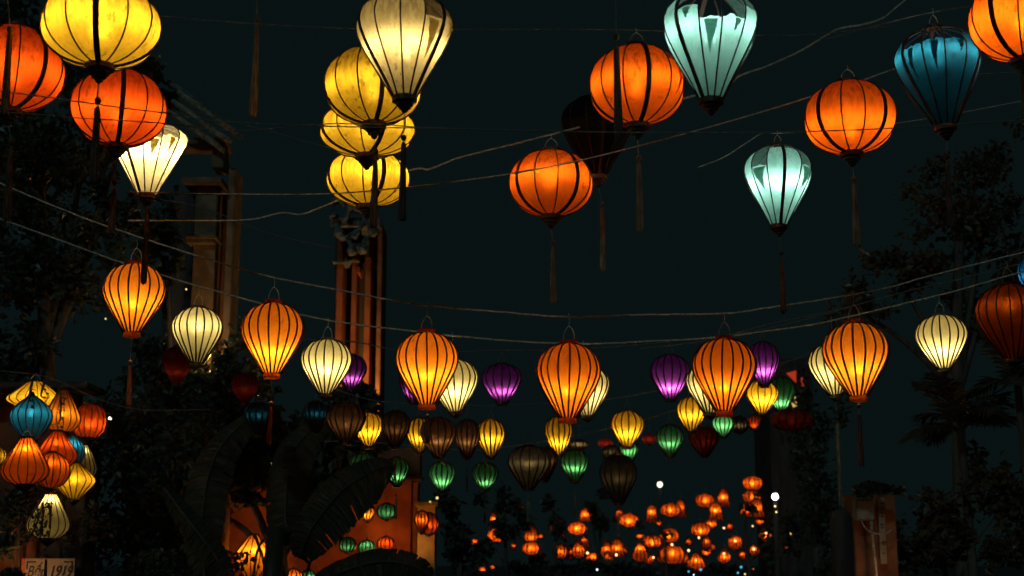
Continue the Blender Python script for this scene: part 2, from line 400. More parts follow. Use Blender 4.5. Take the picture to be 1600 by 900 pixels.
        link('string', mesh('string', V, Fc, M_STRING), tz)
    # bulb
    if power > 0:
        d = .5 * R
        pw = BASE_W * power * (R / .19) ** 2
        bc = bulbcol or (COOL if fab in ('teal', 'blue') else WARM)
        lo = link('bulb', bulb_data(0, pw, bc, n, base), th, (0, 0, -bulb * H))
    return th

# ---- the big lanterns close overhead
GL = 'big silk globe lanterns overhead'; BL = 'big silk balloon lanterns overhead'
def G(*a, **k):
    k.setdefault('big', True); k.setdefault('strap', .022); k.setdefault('group', GL); return lantern('globe', *a, **k)
def B(*a, **k):
    k.setdefault('big', True); k.setdefault('strap', .018); k.setdefault('strap_n', 4); k.setdefault('group', BL); return lantern('balloon', *a, **k)
G('deep', 20, 45, 170, 158, .40, 'deep orange globe lantern cut by the left picture edge', phase=-35, power=.75, bulb=.6, tas=(222, 232, 345), tx=18)
G('yellow', 158, -22, 104, 178, .40, 'large stained yellow globe lantern above the orange globes at left', phase=9, power=1.02, bulb=.55, tas=(161, 170, 287), n=1.6)
G('deep', 186, 112, 224, 146, .40, 'orange globe lantern right under the large yellow globe, crossed by thin cables', phase=21, power=.8, bulb=.62, tas=(282, 292, 362), hang=100)
lantern('cone', 'cream', 232, 197, 306, 116, .35, 'glowing white cone lantern with torn top below the orange globe', big=True, strap=.014, strap_n=4, phase=-27,
        power=2.6, bulb=.38, torn=((0, .22), (1, .30), (2, .24)), flap=((1, .31, .22, .5, .3), (2, .25, .2, .3, .2)), tas=(300, 318, 443), tx=232, tcol='dark', group=BL, tilt=1.5, hang=180, n=1.0, base=.4, bulbcol=(1, .88, .68))
G('yellow', 583, 77, 192, 155, .40, 'stained amber yellow globe lantern, topmost of the stack of three', phase=17, power=.72, bulb=.58, tilt=-3, tas=(238, 250, 355), tx=587, torn=((10, .12),), hang=45, Y=5.75, n=3)
G('yellow', 574, 165, 243, 146, .40, 'yellow globe lantern squeezed in the middle of the stack of three', phase=27, power=.75, bulb=.5, Y=6.1, tas=(300, 310, 350), tx=583)
G('yellow', 575, 238, 322, 132, .40, 'bright yellow globe lantern, lowest of the stack of three', phase=29, power=1.0, bulb=.42, Y=6.7, hang=225)
B('cream', 632, -10, 153, 148, .35, 'pale cream balloon lantern with a torn hanging strip in front of the yellow stack', phase=-60, power=1.1, bulb=.56, n=3.2, base=.25,
  torn=((3, .36), (4, .3), (8, .14), (9, .10), (10, .2)), flap=((3, .37, .34, .5, -.1), (4, .31, .16, .5, .2)), tas=(218, 224, 345), tx=631)
G('orange', 995, 75, 196, 152, .40, 'orange globe lantern with a dark repair patch beside the large teal lantern', phase=8, power=.8, bulb=.53, tas=(250, 256, 366), tcol='brown', hang=48, torn=((1, .26),), flap=((1, .3, .42, .25, .2),), tx=998, n=3)
B('char', 933, 150, 277, 110, .35, 'unlit dark grey balloon lantern behind the orange globe', phase=10, power=0.006, bulb=.45, tas=(322, 328, 427), tcol='grey', tx=941, ringm=M_RINGW, n=6, base=.02, hang=120)  # weak bulb added inside to lift its tone
B('teal', 1110, -15, 152, 147, .35, 'large pale teal balloon lantern with torn open top at the upper edge', phase=7 - 60, power=1.1, bulb=.42, n=3.0, base=.34,
  torn=((0, .28), (1, .40), (2, .38), (3, .26), (6, .26), (7, .16), (8, .26), (9, .2)), flap=((1, .41, .26, .55, -.1), (2, .39, .10, .3, .5), (0, .28, .10, .4, 0)), hang=-60)
G('orange', 861, 237, 337, 129, .40, 'orange globe lantern showing its bulb, lowest of the big globes', phase=-55 + 0, power=.85, bulb=.46, tas=(380, 387, 474), tcol='brown', tx=864, hang=214, n=3.2, base=.16)
B('teal', 1216, 228, 353, 106, .35, 'small bright teal balloon lantern with a dark strap down its middle', phase=0, power=1.5, bulb=.50, torn=((10, .34), (1, .32), (0, .12), (11, .1)), n=2.2, base=.3,
  flap=((10, .35, .26, .8, 0), (1, .33, .28, .75, 0)), tas=(398, 405, 490), tcol='dark', tx=1221, hang=207)
G('orange', 1328, 130, 240, 141, .40, 'orange globe lantern with a dark shoulder between the teal and blue lanterns', phase=36, power=.82, bulb=.68, tas=(283, 289, 386), tcol='brown', tx=1334, hang=106, n=2.6)
B('blue', 1468, 45, 195, 134, .35, 'petrol blue balloon lantern with a frayed top near the upper right corner', phase=52, power=1.7, bulb=.33, tilt=-3.5, n=7, base=.10,
  torn=((7, .10), (8, .26), (9, .24), (10, .25), (11, .14), (3, .10)), flap=((8, .27, .30, .25, -.3), (9, .25, .28, .3, .1), (10, .26, .12, .3, .6)), tas=(243, 250, 352), tx=1479, hang=17)
G('orange', 1597, -40, 91, 164, .40, 'bright orange globe lantern cut by the upper right picture corner', phase=-54, power=1.1, bulb=.6, tas=(106, 118, 200), tx=1597, n=1.3)
# three more whose tassels hang into the picture from above
G('deep', 401, -170, -45, 150, .40, 'dark unlit globe lantern above the view whose long brown tassel hangs down alone', power=0, tas=(32, 38, 178), tcol='brown', tx=402)
G('deep', 15, -180, -50, 150, .40, 'dark unlit globe lantern above the view whose tassel hangs before the left orange globe', power=0, tas=(43, 47, 172), tx=16, Y=5.0)
G('deep', 963, -150, -30, 150, .40, 'dark unlit globe lantern above the view whose tassel crosses the patched orange globe', power=0, tas=(55, 62, 203), tx=963, Y=5.3)

# ---- front row of orange pears and the cream row behind it
OP = 'orange pear lanterns on the front cable'; CP = 'cream pear lanterns on the second cable'
for (x, t, b, wd, lab, tas, pw, bu, ph, hg, ti) in [
 (209, 414, 520, 96, 'orange pear lantern furthest left on the front cable, a dark tassel before it', (567, 572, 635), 1.0, .58, 5, 380, 0),
 (426, 475, 585, 95, 'orange pear lantern with an orange tassel above the banana leaves', (632, 637, 697), 1.3, .70, 2, 438, 0),
 (667, 521, 630, 96, 'golden orange pear lantern hanging from a curled wire left of centre', (648, 655, 690), 1.25, .60, 3, 477, 0),
 (888, 538, 652, 100, 'orange pear lantern at the lowest point of the front cable', None, .85, .62, 0, 495, 0),
 (1132, 531, 645, 99, 'orange pear lantern between the purple lanterns', None, .75, .66, 6, 491, 1),
 (1338, 506, 617, 102, 'broad orange pear lantern overlapping a cream one at right', (632, 645, 722), .95, .62, 0, 462, 0)]:
    lantern('pear', 'orangep' if pw < .9 else 'amber', x, t, b, wd, .33, lab, power=pw * 1.25, bulb=bu, N=18, phase=ph, tas=tas, tcol='orange' if x < 500 else 'dark', hang=hg, ringm=M_RINGO, group=OP, ribr=.0050, tilt=ti, n=1.3, base=.62)
lantern('pear', 'orange', 1580, 447, 560, 106, .33, 'dim rust orange pear lantern at the right picture edge', power=.10, bulb=.3, N=18, hang=412, ringm=M_RING, group=OP, ribr=.0038, n=5)
for (x, t, b, wd, lab, tas, pw, bu, ph, hg, ti) in [
 (308, 482, 566, 78, 'cream pear lantern furthest left, before a dull red one', None, .75, .35, 8, 452, 0),
 (510, 532, 615, 78, 'cream pear lantern next to the purple one at left', None, 1.2, .55, 3, 500, 0),
 (709, 563, 643, 76, 'cream pear lantern half hidden by the golden orange pear', None, 1.15, .62, 4, 522, -4),
 (915, 573, 650, 76, 'cream pear lantern peeking out behind the lowest orange pear', None, 1.0, .62, 0, 535, -3),
 (1111, 568, 645, 78, 'cream pear lantern peeking out left of the orange pear by the purple lanterns', None, .9, .55, 7, 528, 2),
 (1303, 538, 617, 78, 'cream pear lantern behind the broad orange pear at right', (640, 660, 790), 1.0, .6, 5, 497, 0),
 (1472, 494, 577, 77, 'cream pear lantern hanging alone against the dark palm at right', None, 1.35, .66, 0, 463, 0)]:
    lantern('pear', 'ivory', x, t, b, wd, .30, lab, power=pw, bulb=bu, N=18, phase=ph, tas=tas, tcol='grey', hang=hg, ringm=M_RINGW, group=CP, ribr=.0050, tilt=ti, n=1.2, base=.42, bulbcol=(1, .86, .62))
lantern('pear', 'ivory', 318, 535, 572, 26, .24, 'small white lamp lantern peeking out beside the furthest left cream pear', power=2.5, N=12, Y=13.5)
lantern('pear', 'blue', 1620, 398, 470, 58, .3, 'bright blue lantern just entering at the right picture edge', power=1.3, bulb=.5, N=14, Y=9, bulbcol=(.5, .6, 1))

# ---- middle distance rows
PU = 'purple lanterns'; YE = 'small yellow lanterns'; GR = 'small green lanterns'; DI = 'faded unlit lanterns'  # the unlit ones hold a weak bulb, added to lift their tone
def small(fab, x, t, b, wd, lab, pw, grp, Y, bu=.55, N=14, **k):
    k.setdefault('hang', t - 22); k.setdefault('n', 1.6)
    k.setdefault('base', .25); k.setdefault('ribr', .0062)
    if grp in (DI, GR) and int(x) % 2 == 0 and wd > 34 and fab not in ('red', 'blue'):
        k.setdefault('tas', (b + 16, b + 20, b + 52)); k.setdefault('tcol', 'grey')
    return lantern(k.pop('style', 'pear'), fab, x, t, b, wd, 1, lab, power=pw, bulb=bu, N=N, Y=Y, group=grp, finial=False, **k)
small('purple', 549, 556, 608, 46, 'purple lantern behind the left cream pear', 1.84, PU, 11.5, .72, n=6, base=.05)
small('purple', 647, 575, 630, 44, 'purple lantern hidden behind the golden orange pear', 1.84, PU, 11.5, .72, n=6, base=.05)
small('purple', 784, 570, 629, 61, 'purple lantern hanging alone between the two central orange pears', 1.25, PU, 11, .72, n=6, base=.05)
small('purple', 1047, 556, 625, 61, 'purple lantern with a glowing pink lower half right of centre', 2.18, PU, 11, .76, n=3.5, base=.05)
small('purple', 1193, 536, 603, 50, 'purple lantern squeezed between the orange pear and the yellow lantern', 2.51, PU, 11.3, .70, n=3.5, base=.07)
small('gold', 576, 646, 698, 45, 'yellow lantern furthest left in its row', 1.26, YE, 12.8, .6)
small('gold', 655, 654, 707, 38, 'yellow lantern half hidden behind a brown one', 1.15, YE, 13.6, .6)
small('gold', 767, 656, 714, 43, 'yellow lantern with a dark nick on its right side', 1.15, YE, 12.8, .55)
small('gold', 873, 651, 710, 43, 'yellow lantern right below the lowest orange pear', 1.38, YE, 12.8, .7)
small('gold', 980, 643, 698, 50, 'yellow lantern standing free right of centre', 1.26, YE, 12.8, .65)
small('gold', 1080, 622, 674, 46, 'yellow lantern in front of the pale green one', 1.15, YE, 12.4, .55)
small('gold', 1191, 596, 647, 50, 'bright yellow lantern partly covered by the tip of a purple one', 1.84, YE, 12.6, .6)
small('brown', 541, 630, 692, 58, 'faded brown lantern left of the first small yellow one', 0.0663, DI, 12.0)
small('brown', 618, 643, 699, 44, 'faded brown lantern right of the first small yellow one', 0.0663, DI, 12.4)
small('brown', 685, 654, 713, 54, 'brown lantern in front of the hidden yellow one', 0.212, DI, 12.2, .62, n=5)
small('brown', 730, 657, 714, 38, 'narrow brown lantern touching the nicked yellow one', 0.199, DI, 12.6, .6)
small('olive', 826, 698, 763, 64, 'wide striped grey brown lantern hanging low left of a yellow one', 0.146, DI, 11.6, .42, n=9)
small('brown', 852, 700, 750, 34, 'narrow grey brown lantern behind the wide striped one', 0.133, DI, 12.4, .42, n=6)
small('olive', 966, 712, 786, 55, 'large unlit olive lantern hanging lowest in the middle', 0.0319, DI, 10.8, .5)
small('olive', 955, 697, 727, 26, 'small unlit olive lantern behind the large low one', 0.137, DI, 14, .35, n=8)
small('red', 1100, 668, 712, 44, 'dull red lantern beside the green one', 0.0216, DI, 12.8)
small('red', 1238, 640, 672, 66, 'flat dark red lantern under the dark green one', 0.0108, DI, 12.4, style='globe')
small('green', 567, 709, 742, 40, 'green lantern furthest left, cut by a banana leaf', 0.893, GR, 13.4, .75, n=5, base=.05)
small('green', 620, 716, 758, 40, 'green lantern at the tip of the banana leaf', 0.949, GR, 13.4, .72, n=5, base=.05)
small('green', 691, 723, 767, 40, 'green lantern below the brown one in the middle row', 1.48, GR, 13.4, .7, n=3, base=.12)
small('green', 758, 724, 766, 40, 'green lantern with a pale lower half below the nicked yellow one', 1.05, GR, 13.4, .74, n=5, base=.05)
small('green', 898, 703, 752, 43, 'green lantern with a pale band low at centre', 1.05, GR, 13.2, .6, n=6, base=.07)
small('green', 1047, 665, 712, 43, 'green lantern with a pale lower half under the pink glowing purple one', 1.05, GR, 13.2, .62, n=5, base=.08)
small('green', 983, 688, 725, 26, 'pale green lantern peeking out behind the free standing yellow one', 1.48, GR, 14.5, .5)
small('green', 1130, 650, 683, 34, 'pale green lantern under the orange pear by the purple ones', 1.9, GR, 13.6, .5)
small('green', 1220, 590, 643, 46, 'dark green lantern with a pale lower half behind the yellow one', 1.16, GR, 13.2, .78, n=3, base=.03)
small('olive', 1155, 651, 676, 26, 'small dark globe lantern with a thin bright line of light', 0.273, DI, 14, .6, style='globe', n=14, base=.01)
small('deep', 1178, 650, 672, 22, 'small deep orange lantern below the bright yellow one', .8, 'tiny lanterns far back', 15, .75)
small('red', 277, 542, 600, 48, 'dull red lantern below the furthest left cream pear', 0.018, DI, 11, .7, ribs=False)
small('red', 383, 584, 630, 44, 'dull red lantern left of the pear with the orange tassel', 0.0162, DI, 11.5, ribs=False)
small('blue', 404, 630, 680, 44, 'unlit blue lantern in the dark below the dull red one', 0.15, DI, 11.5, .42, n=9, base=.02)
small('blue', 493, 628, 676, 36, 'unlit blue lantern in the dark left of the first faded brown one', 0.18, DI, 12, .42, n=9, base=.02)
small('red', 946, 685, 700, 24, 'tiny flat red lantern left of the free standing yellow one', 0.09, 'tiny lanterns far back', 17, style='globe', ribs=False)
small('red', 1014, 678, 694, 22, 'tiny flat red lantern right of the free standing yellow one', 0.09, 'tiny lanterns far back', 17, style='globe', ribs=False)
small('olive', 905, 688, 702, 26, 'tiny dark lantern with a thin yellow line above the central green one', 0.455, 'tiny lanterns far back', 15, .5, style='globe', n=14, base=.01)

# ---- cluster at the left edge
LC = 'mixed lanterns bunched at the left'
def cl(style, fab, x, t, b, wd, lab, pw, Y, bu=.5, **k):
    k.setdefault('n', 1.6); k.setdefault('base', .3); k.setdefault('hang', t - 12)
    return lantern(style, fab, x, t, b, wd, 1, lab, power=pw, bulb=bu, N=k.pop('N', 16), Y=Y, group=LC, ringm=M_RINGD, **k)
cl('saucer', 'gold', 54, 597, 640, 83, 'yellow saucer shaped lantern on top of the bunch at left', .55, 11.4, .62)
cl('onion', 'blue', 49, 616, 686, 62, 'blue onion shaped lantern in front of the yellow saucer', .9, 10.4, .42)
cl('drop', 'amber', 98, 610, 675, 54, 'amber drop shaped lantern beside the blue onion', .62, 11.2, .6)
cl('drum', 'deep', 140, 633, 683, 54, 'deep orange drum lantern at the right side of the bunch', .50, 11.6, .6)
cl('drop', 'orange', 40, 685, 756, 70, 'orange drop lantern glowing at its neck, front of the bunch', 1.0, 10.2, .24)
cl('drop', 'deep', 88, 675, 730, 64, 'deep orange drop lantern in the middle of the bunch', .5, 10.9, .35)
cl('onion', 'blue', 112, 676, 738, 38, 'narrow blue lantern squeezed behind the orange ones', 1.6, 11.4, .3)
cl('globe', 'orange', 80, 708, 762, 57, 'orange globe lantern overlapped by the orange drop', .5, 10.6, .3)
cl('diamond', 'gold', 117, 724, 780, 63, 'yellow diamond shaped lantern under the narrow blue one', .5, 11.2, .45)
cl('drop', 'ivory', 131, 696, 750, 40, 'cream drop lantern almost hidden behind the yellow diamond', .5, 12, .15)
cl('drop', 'ivory', 77, 773, 840, 66, 'cream drop lantern at the bottom of the bunch with twigs before it', .62, 10.8, .12, n=1.0, tas=(866, 872, 930), base=.35)
cl('globe', 'gold', -6, 698, 728, 30, 'yellow lantern just entering at the left picture edge', .6, 11.5)
small('orange', 57, 272, 300, 22, 'tiny orange lantern glimpsed through the tree at upper left', 1.6, 'tiny lanterns far back', 16, ribs=False)
small('orange', 18, 14, 30, 18, 'tiny orange lantern glimpsed at the top left corner', .9, 'tiny lanterns far back', 16, ribs=False)

# ---- around the red house, bottom centre
RH = 'lanterns at the red house'
small('amber', 574, 790, 815, 25, 'orange lantern against the red wall', 1.2, RH, 15.4, .6, N=12, tas=(835, 838, 850))
small('green', 604, 787, 811, 29, 'small green globe lantern against the red wall', .5, RH, 15.3, .62, style='globe', N=12, n=3)
small('orange', 659, 799, 833, 22, 'narrow orange lantern on the corner column', 1.1, RH, 14.9, .4, N=12)
small('deep', 670, 802, 836, 30, 'squat deep orange lantern beside the narrow one on the corner column', .5, RH, 15.2, .55, style='globe', N=12)
small('green', 543, 840, 862, 25, 'small green lantern at the banana leaf edge', .5, RH, 15, .7, style='globe', N=12, n=3)
small('green', 573, 845, 866, 26, 'small green globe peeking over the curved banana leaf', .8, RH, 15.3, .3, style='globe', N=12)
small('deep', 603, 839, 862, 26, 'small orange globe peeking over the curved banana leaf', .8, RH, 15.3, .4, style='globe', N=12)
small('amber', 396, 836, 908, 62, 'large orange lantern lighting the red wall behind dark stems', 1.1, RH, 14.6, .35, style='diamond', N=12)
small('orange', 427, 888, 920, 36, 'orange globe lantern cut by the lower picture edge', 1.0, RH, 14.8, .4, style='globe', N=12)
small('orange', 458, 889, 920, 30, 'orange globe lantern cut by the lower picture edge next to the green one', 1.0, RH, 14.9, .4, style='globe', N=12)
small('green', 482, 891, 918, 24, 'green globe lantern cut by the lower picture edge', 1.0, RH, 15, .4, style='globe', N=12)
small('green', 413, 845, 866, 12, 'tiny pale green lantern beside the large orange one', 1.6, RH, 15.4, .4, N=10)

# ---- the far lanterns, bottom centre and right
FG = 'far paper lanterns over the square'
FAR = [ # style x y w h depth power bulb label
 ('globe', 1176, 755, 28, 20, 29, .55, .5, 'highest far orange globe, top of the column of three'),
 ('globe', 1176, 776, 28, 18, 29, .6, .5, 'far orange globe in the middle of the column of three'),
 ('bell', 1182, 794, 26, 27, 28, .7, .5, 'far bell lantern below the column of orange globes'),
 ('globe', 1169, 797, 24, 20, 28.6, .3, .5, 'far dark veined globe behind the bell of the column'),
 ('globe', 1102, 782, 27, 20, 29, .42, .5, 'far orange globe left of the high bell'),
 ('bell', 1130, 777, 21, 27, 28.5, .8, .5, 'far bell lantern hanging highest of the bells'),
 ('bell', 1118, 799, 25, 28, 28, .8, .45, 'far bell lantern below the highest bell'),
 ('drop', 1111, 814, 16, 22, 28.8, .8, .7, 'far drop lantern tucked under a bell'),
 ('globe', 1048, 797, 28, 20, 28, .42, .5, 'far orange globe touching a bell on its right'),
 ('bell', 1063, 794, 19, 27, 29, .8, .45, 'far bell lantern behind an orange globe'),
 ('bell', 1018, 803, 20, 27, 28, .9, .4, 'far bell lantern standing free left of the globe pair'),
 ('globe', 983, 813, 28, 20, 28, .6, .55, 'far orange globe under the large olive lantern'),
 ('drop', 967, 803, 12, 20, 30, .8, .4, 'far sliver of a lantern left of the globe under the olive one'),
 ('globe', 1095, 827, 26, 20, 27, .5, .6, 'far plain orange globe below the drop lantern'),
 ('globe', 1046, 837, 27, 21, 29, .5, .5, 'far orange globe crossed by dark twigs'),
 ('globe', 1020, 846, 26, 19, 27, .5, .6, 'far orange globe left of the twig crossed one'),
 ('globe', 902, 826, 27, 20, 27, .7, .5, 'far orange globe under the half hidden bell'),
 ('bell', 914, 804, 20, 22, 29, .9, .5, 'far bell lantern half hidden by leaves above a globe'),
 ('bell', 866, 817, 18, 24, 30, .7, .5, 'far bell lantern broken up by leaves'),
 ('drop', 830, 832, 20, 28, 28, .6, .75, 'far drop lantern standing on a round one'),
 ('globe', 830, 857, 25, 20, 27, .6, .5, 'far round lantern under the drop lantern'),
 ('globe', 778, 836, 29, 20, 28, .8, .5, 'far bright globe furthest left of the square'),
 ('bell', 771, 811, 16, 22, 30, .7, .5, 'far bell lantern in the leaves furthest left'),
 ('globe', 812, 797, 14, 18, 31, .5, .5, 'far lantern glimpsed as specks in the leaves'),
 ('drum', 876, 862, 20, 20, 27, .55, .5, 'far drum lantern low left of the leaning ones'),
 ('drop', 904, 858, 20, 26, 27, .6, .5, 'far drop lantern leaning in the low row'),
 ('drop', 913, 846, 12, 24, 28, .6, .4, 'far narrow lantern leaning over the low row'),
 ('bell', 964, 856, 26, 26, 27, .5, .5, 'far wide bell lantern beside a white bulb'),
 ('drop', 1000, 863, 24, 28, 26, .75, .3, 'far drop lantern glowing at its neck in the low row'),
 ('drum', 1051, 867, 34, 26, 27, .45, .4, 'far wide drum lantern in the low row'),
 ('drop', 1036, 868, 18, 26, 27.6, .5, .4, 'far drop lantern behind the wide drum'),
 ('drop', 1088, 878, 26, 28, 25, .6, .45, 'far drop lantern lowest of all in the square'),
 ('drop', 1103, 856, 15, 24, 28, .5, .8, 'far lantern between the lowest drop and the plain globe'),
 ('drop', 1132, 868, 18, 22, 27, .9, .6, 'far pointed lantern right of the lowest drop'),
 ('drum', 1149, 848, 20, 20, 27, .7, .35, 'far round lantern with a bright bulb right of centre'),
 ('diamond', 1178, 861, 17, 20, 28, .8, .3, 'far lantern with bright bulb low at right'),
 ('diamond', 1196, 837, 18, 22, 29, .6, .5, 'far lantern furthest right in the leaves'),
 ('drop', 1113, 854, 10, 12, 30, .4, .5, 'far tiny dim lantern right of the plain globe'),
 ('globe', 742, 846, 12, 8, 30, .5, .5, 'far speck of orange lantern furthest left'),
 ('globe', 803, 853, 8, 10, 32, .5, .5, 'far speck of orange lantern left of the round pair'),
 ('drop', 1200, 835, 9, 12, 31, .6, .5, 'far speck of orange lantern at the right edge of the square'),
 ('globe', 1227, 858, 12, 9, 30, .5, .5, 'far red speck of lantern beside the dark wall'),
]
EX = [('drop', 764, 844, 9, 12, 29, 'far lantern touching the brightest left globe'), ('globe', 757, 858, 8, 7, 30, 'far speck of lantern below the left globe'), ('globe', 770, 886, 9, 7, 28, 'far faint lantern low at the left of the square'),
 ('globe', 754, 890, 13, 9, 28, 'far dim lantern at the lower left of the square'), ('globe', 848, 868, 6, 6, 28, 'far tiny lantern right of the round lantern'), ('drop', 886, 863, 9, 16, 27.5, 'far narrow lantern right of the low drum'),
 ('drop', 893, 862, 12, 22, 28, 'far narrow lantern left of the leaning drop'), ('drum', 927, 870, 20, 12, 28, 'far flat dim lantern right of the leaning ones'), ('drop', 948, 858, 20, 24, 28.5, 'far dim dark lantern left of the wide bell'),
 ('bell', 951, 869, 16, 12, 27.8, 'far flat bell at the foot of the wide bell'), ('drop', 974, 860, 11, 14, 27.6, 'far little drop right of the wide bell'), ('drop', 874, 816, 9, 17, 30.5, 'far thin lantern right of the leaf broken bell'),
 ('drop', 926, 801, 9, 16, 30, 'far thin lantern right of the half hidden bell'), ('globe', 962, 811, 8, 8, 30, 'far dot of lantern left of the sliver'), ('drop', 1104, 846, 14, 26, 27.5, 'far upright lantern with bulb under the plain globe'),
 ('drop', 1014, 872, 14, 18, 27, 'far drop lantern at the bottom between two bulbs'), ('globe', 1068, 872, 14, 18, 27.5, 'far globe at the right side of the wide drum'), ('globe', 1030, 818, 9, 7, 31, 'far dot of lantern between bell and twig crossed globe'),
 ('drop', 1160, 866, 12, 16, 29, 'far drop lantern between the two bulb lit ones'), ('globe', 1187, 815, 12, 10, 30, 'far dim globe under the bell of the column'), ('drop', 1076, 846, 10, 12, 30, 'far tiny lantern left of the plain globe'),
 ('globe', 1000, 838, 12, 9, 31, 'far dim globe left of the lower plain globes'), ('drop', 1140, 822, 10, 14, 31, 'far dim drop right of the bulb in the twigs'), ('globe', 845, 838, 8, 8, 31, 'far dot of lantern right of the standing drop')]
FAR += [(a, b, c, d, e, f, .55, .5, g) for a, b, c, d, e, f, g in EX]
for (st, x, y, wd, h, Y, pw, bu, lab) in FAR:
    wd *= 1.08; h *= 1.05
    lantern(st, 'paper', x, y - h / 2, y + h / 2, wd, 1, lab, power=pw * 1.0, bulb=bu, N=12, Y=Y, group=FG, hang=y - h / 2 - 14, ribr=.0085, n=1.2, base=.4,
            tas=(y + h / 2 + 9, y + h / 2 + 10, y + h / 2 + 22) if (y < 860 and st != 'bell' and x % 3 == 0) else None, tilt=-4 if x in (904, 913) else 0)

# ------------------------------------------------------------------ cables across the street
def cable(pts, Y, r, label, mat=M_WIRE, amp=0.0, Ye=None):
    P = []
    for i, (x, y) in enumerate(pts):
        yy = Y if Ye is None else Y + (Ye - Y) * i / (len(pts) - 1)
        P.append(at(x, y, yy))
    Q = catmull(P, 10)
    if amp: Q = [q + Vector((0, random.uniform(-amp, amp), random.uniform(-amp, amp))) for q in Q]
    V, Fc = [], []; tube(V, Fc, [q - Q[0] for q in Q], r * 1.22, 5)
    o = link('cable', mesh('cable', V, Fc, mat, True), None, Q[0]); tag(o, label, 'cable', 'cables strung across the street'); return o
cable([(-60, 258), (25, 297), (135, 342), (262, 385), (400, 427), (512, 450), (650, 475), (800, 489), (885, 495), (1000, 492), (1130, 490), (1200, 481), (1300, 466), (1390, 449), (1450, 432), (1600, 394), (1700, 366)],
      7.5, .0042, 'light steel cable carrying the orange pear lanterns', amp=.0012)
cable([(-60, 322), (0, 342), (125, 387), (190, 410), (290, 441), (400, 472), (510, 500), (650, 518), (800, 533), (920, 537), (1000, 534), (1110, 528), (1200, 517), (1290, 503), (1460, 463), (1510, 450), (1600, 424), (1700, 398)],
      8.8, .0046, 'light steel cable carrying the cream pear lanterns', amp=.0012)
cable([(200, 345), (350, 345), (400, 342), (440, 333), (470, 335), (500, 325), (570, 295), (645, 265), (672, 264), (720, 246), (800, 226), (870, 208), (940, 190), (1010, 172), (1075, 152), (1130, 140), (1155, 119), (1200, 103), (1250, 80), (1300, 50), (1320, 43), (1350, 38), (1380, 28), (1400, 12), (1440, -20)],
      6.95, .0042, 'wavy thick cable rising to the upper right', amp=.001)
cable([(200, 300), (330, 303), (510, 303), (640, 292), (740, 280), (800, 271), (900, 252), (1010, 225), (1100, 201), (1200, 172), (1270, 150), (1340, 128), (1400, 107), (1520, 68), (1640, 20)], 6.35, .0028, 'thin straight cable behind the low orange globe')
cable([(-40, 138), (75, 152), (187, 168), (260, 177), (345, 190), (500, 197), (650, 200), (820, 204), (1000, 207), (1200, 207), (1400, 200), (1640, 185)], 5.2, .0021, 'thin dark cable crossing before the left orange globes', M_WIRED)
cable([(-40, 172), (60, 179), (115, 184), (260, 193), (370, 205), (500, 194), (600, 195), (660, 199), (760, 203)], 5.3, .0019, 'second thin dark cable crossing the orange globe under the yellow one', M_WIRED)
cable([(200, 20), (380, 36), (560, 45), (700, 46), (830, 46), (990, 47), (1100, 52), (1250, 55), (1400, 40)], 5.85, .0017, 'very thin cable over the patched orange globe', M_WIRED)
cable([(1090, 262), (1130, 246), (1165, 224), (1192, 208), (1216, 208), (1260, 205), (1420, 190), (1640, 150)], 7.34, .0024, 'short thin cable at the small teal lantern')
cable([(1290, 62), (1400, 32), (1468, 17), (1530, 8), (1640, -10)], 5.8, .0018, 'very thin cable over the petrol blue lantern', M_WIRED)
cable([(1500, 117), (1530, 116), (1590, 113), (1660, 112)], 6.3, .002, 'thin cable end right of the petrol blue lantern', M_WIRED)
cable([(1000, 545), (1100, 533), (1200, 507), (1300, 486), (1430, 452), (1500, 436), (1640, 400)], 9.4, .003, 'faint third cable above the cream lanterns at right', M_WIRED)
cable([(440, 530), (552, 534), (640, 550), (784, 548), (900, 546), (1047, 534), (1196, 514), (1330, 480)], 11.2, .004, 'faint cable carrying the purple lanterns', M_WIRED)
cable([(500, 600), (576, 624), (656, 632), (767, 634), (873, 629), (950, 624), (1010, 614), (1080, 600), (1191, 574), (1330, 540)], 12.7, .004, 'faint cable carrying the small yellow lanterns', M_WIRED)
cable([(500, 690), (567, 690), (690, 701), (760, 702), (898, 681), (1047, 643), (1220, 570), (1320, 530)], 13.3, .004, 'faint cable carrying the small green lanterns', M_WIRED)
cable([(-60, 575), (54, 585), (98, 598), (150, 622), (220, 640), (330, 640)], 11.2, .003, 'dark cable over the bunch of lanterns at left', M_WIRED)
cable([(300, 175), (345, 186), (420, 205), (520, 232), (600, 240)], 9.5, .003, 'sagging dark cable before the old roof corner', M_WIRED)
cable([(250, 312), (300, 320), (345, 335), (420, 365), (520, 388)], 9.5, .003, 'dark cable before the cream gate column', M_WIRED)

# ------------------------------------------------------------------ setting
M_ASPH = solid('asphalt', (.05, .05, .052), .85, scale=6, bump=.2)
M_PAVE = solid('pavement stone', (.22, .20, .17), .8, scale=5, bump=.2)
M_RED = solid('red ochre plaster', (.40, .09, .03), .85, var=.5, scale=2.6, bump=.3, col2=(.56, .15, .045))
M_BROWNW = solid('brown plaster', (.30, .12, .05), .9, var=.4, scale=4, bump=.15)
M_CREAMW = solid('stained cream plaster', (.32, .21, .11), .85, var=.4, scale=5, bump=.2)
M_YELW = solid('yellow ochre plaster', (.50, .34, .10), .85, var=.3, scale=5, bump=.2)
M_STONE = solid('mossy grey stone', (.15, .17, .165), .9, var=.6, scale=14, bump=.5)
M_TILE = solid('weathered clay tile', (.42, .37, .26), .85, var=.5, scale=12, bump=.4)
M_DARK = solid('dark wood', (.07, .06, .05), .7, scale=8, stretch=(1, 1, .2))
M_METAL = solid('grey painted metal', (.35, .31, .24), .55, var=.25, scale=14)
M_PIPE = solid('plastic conduit', (.40, .36, .30), .5)
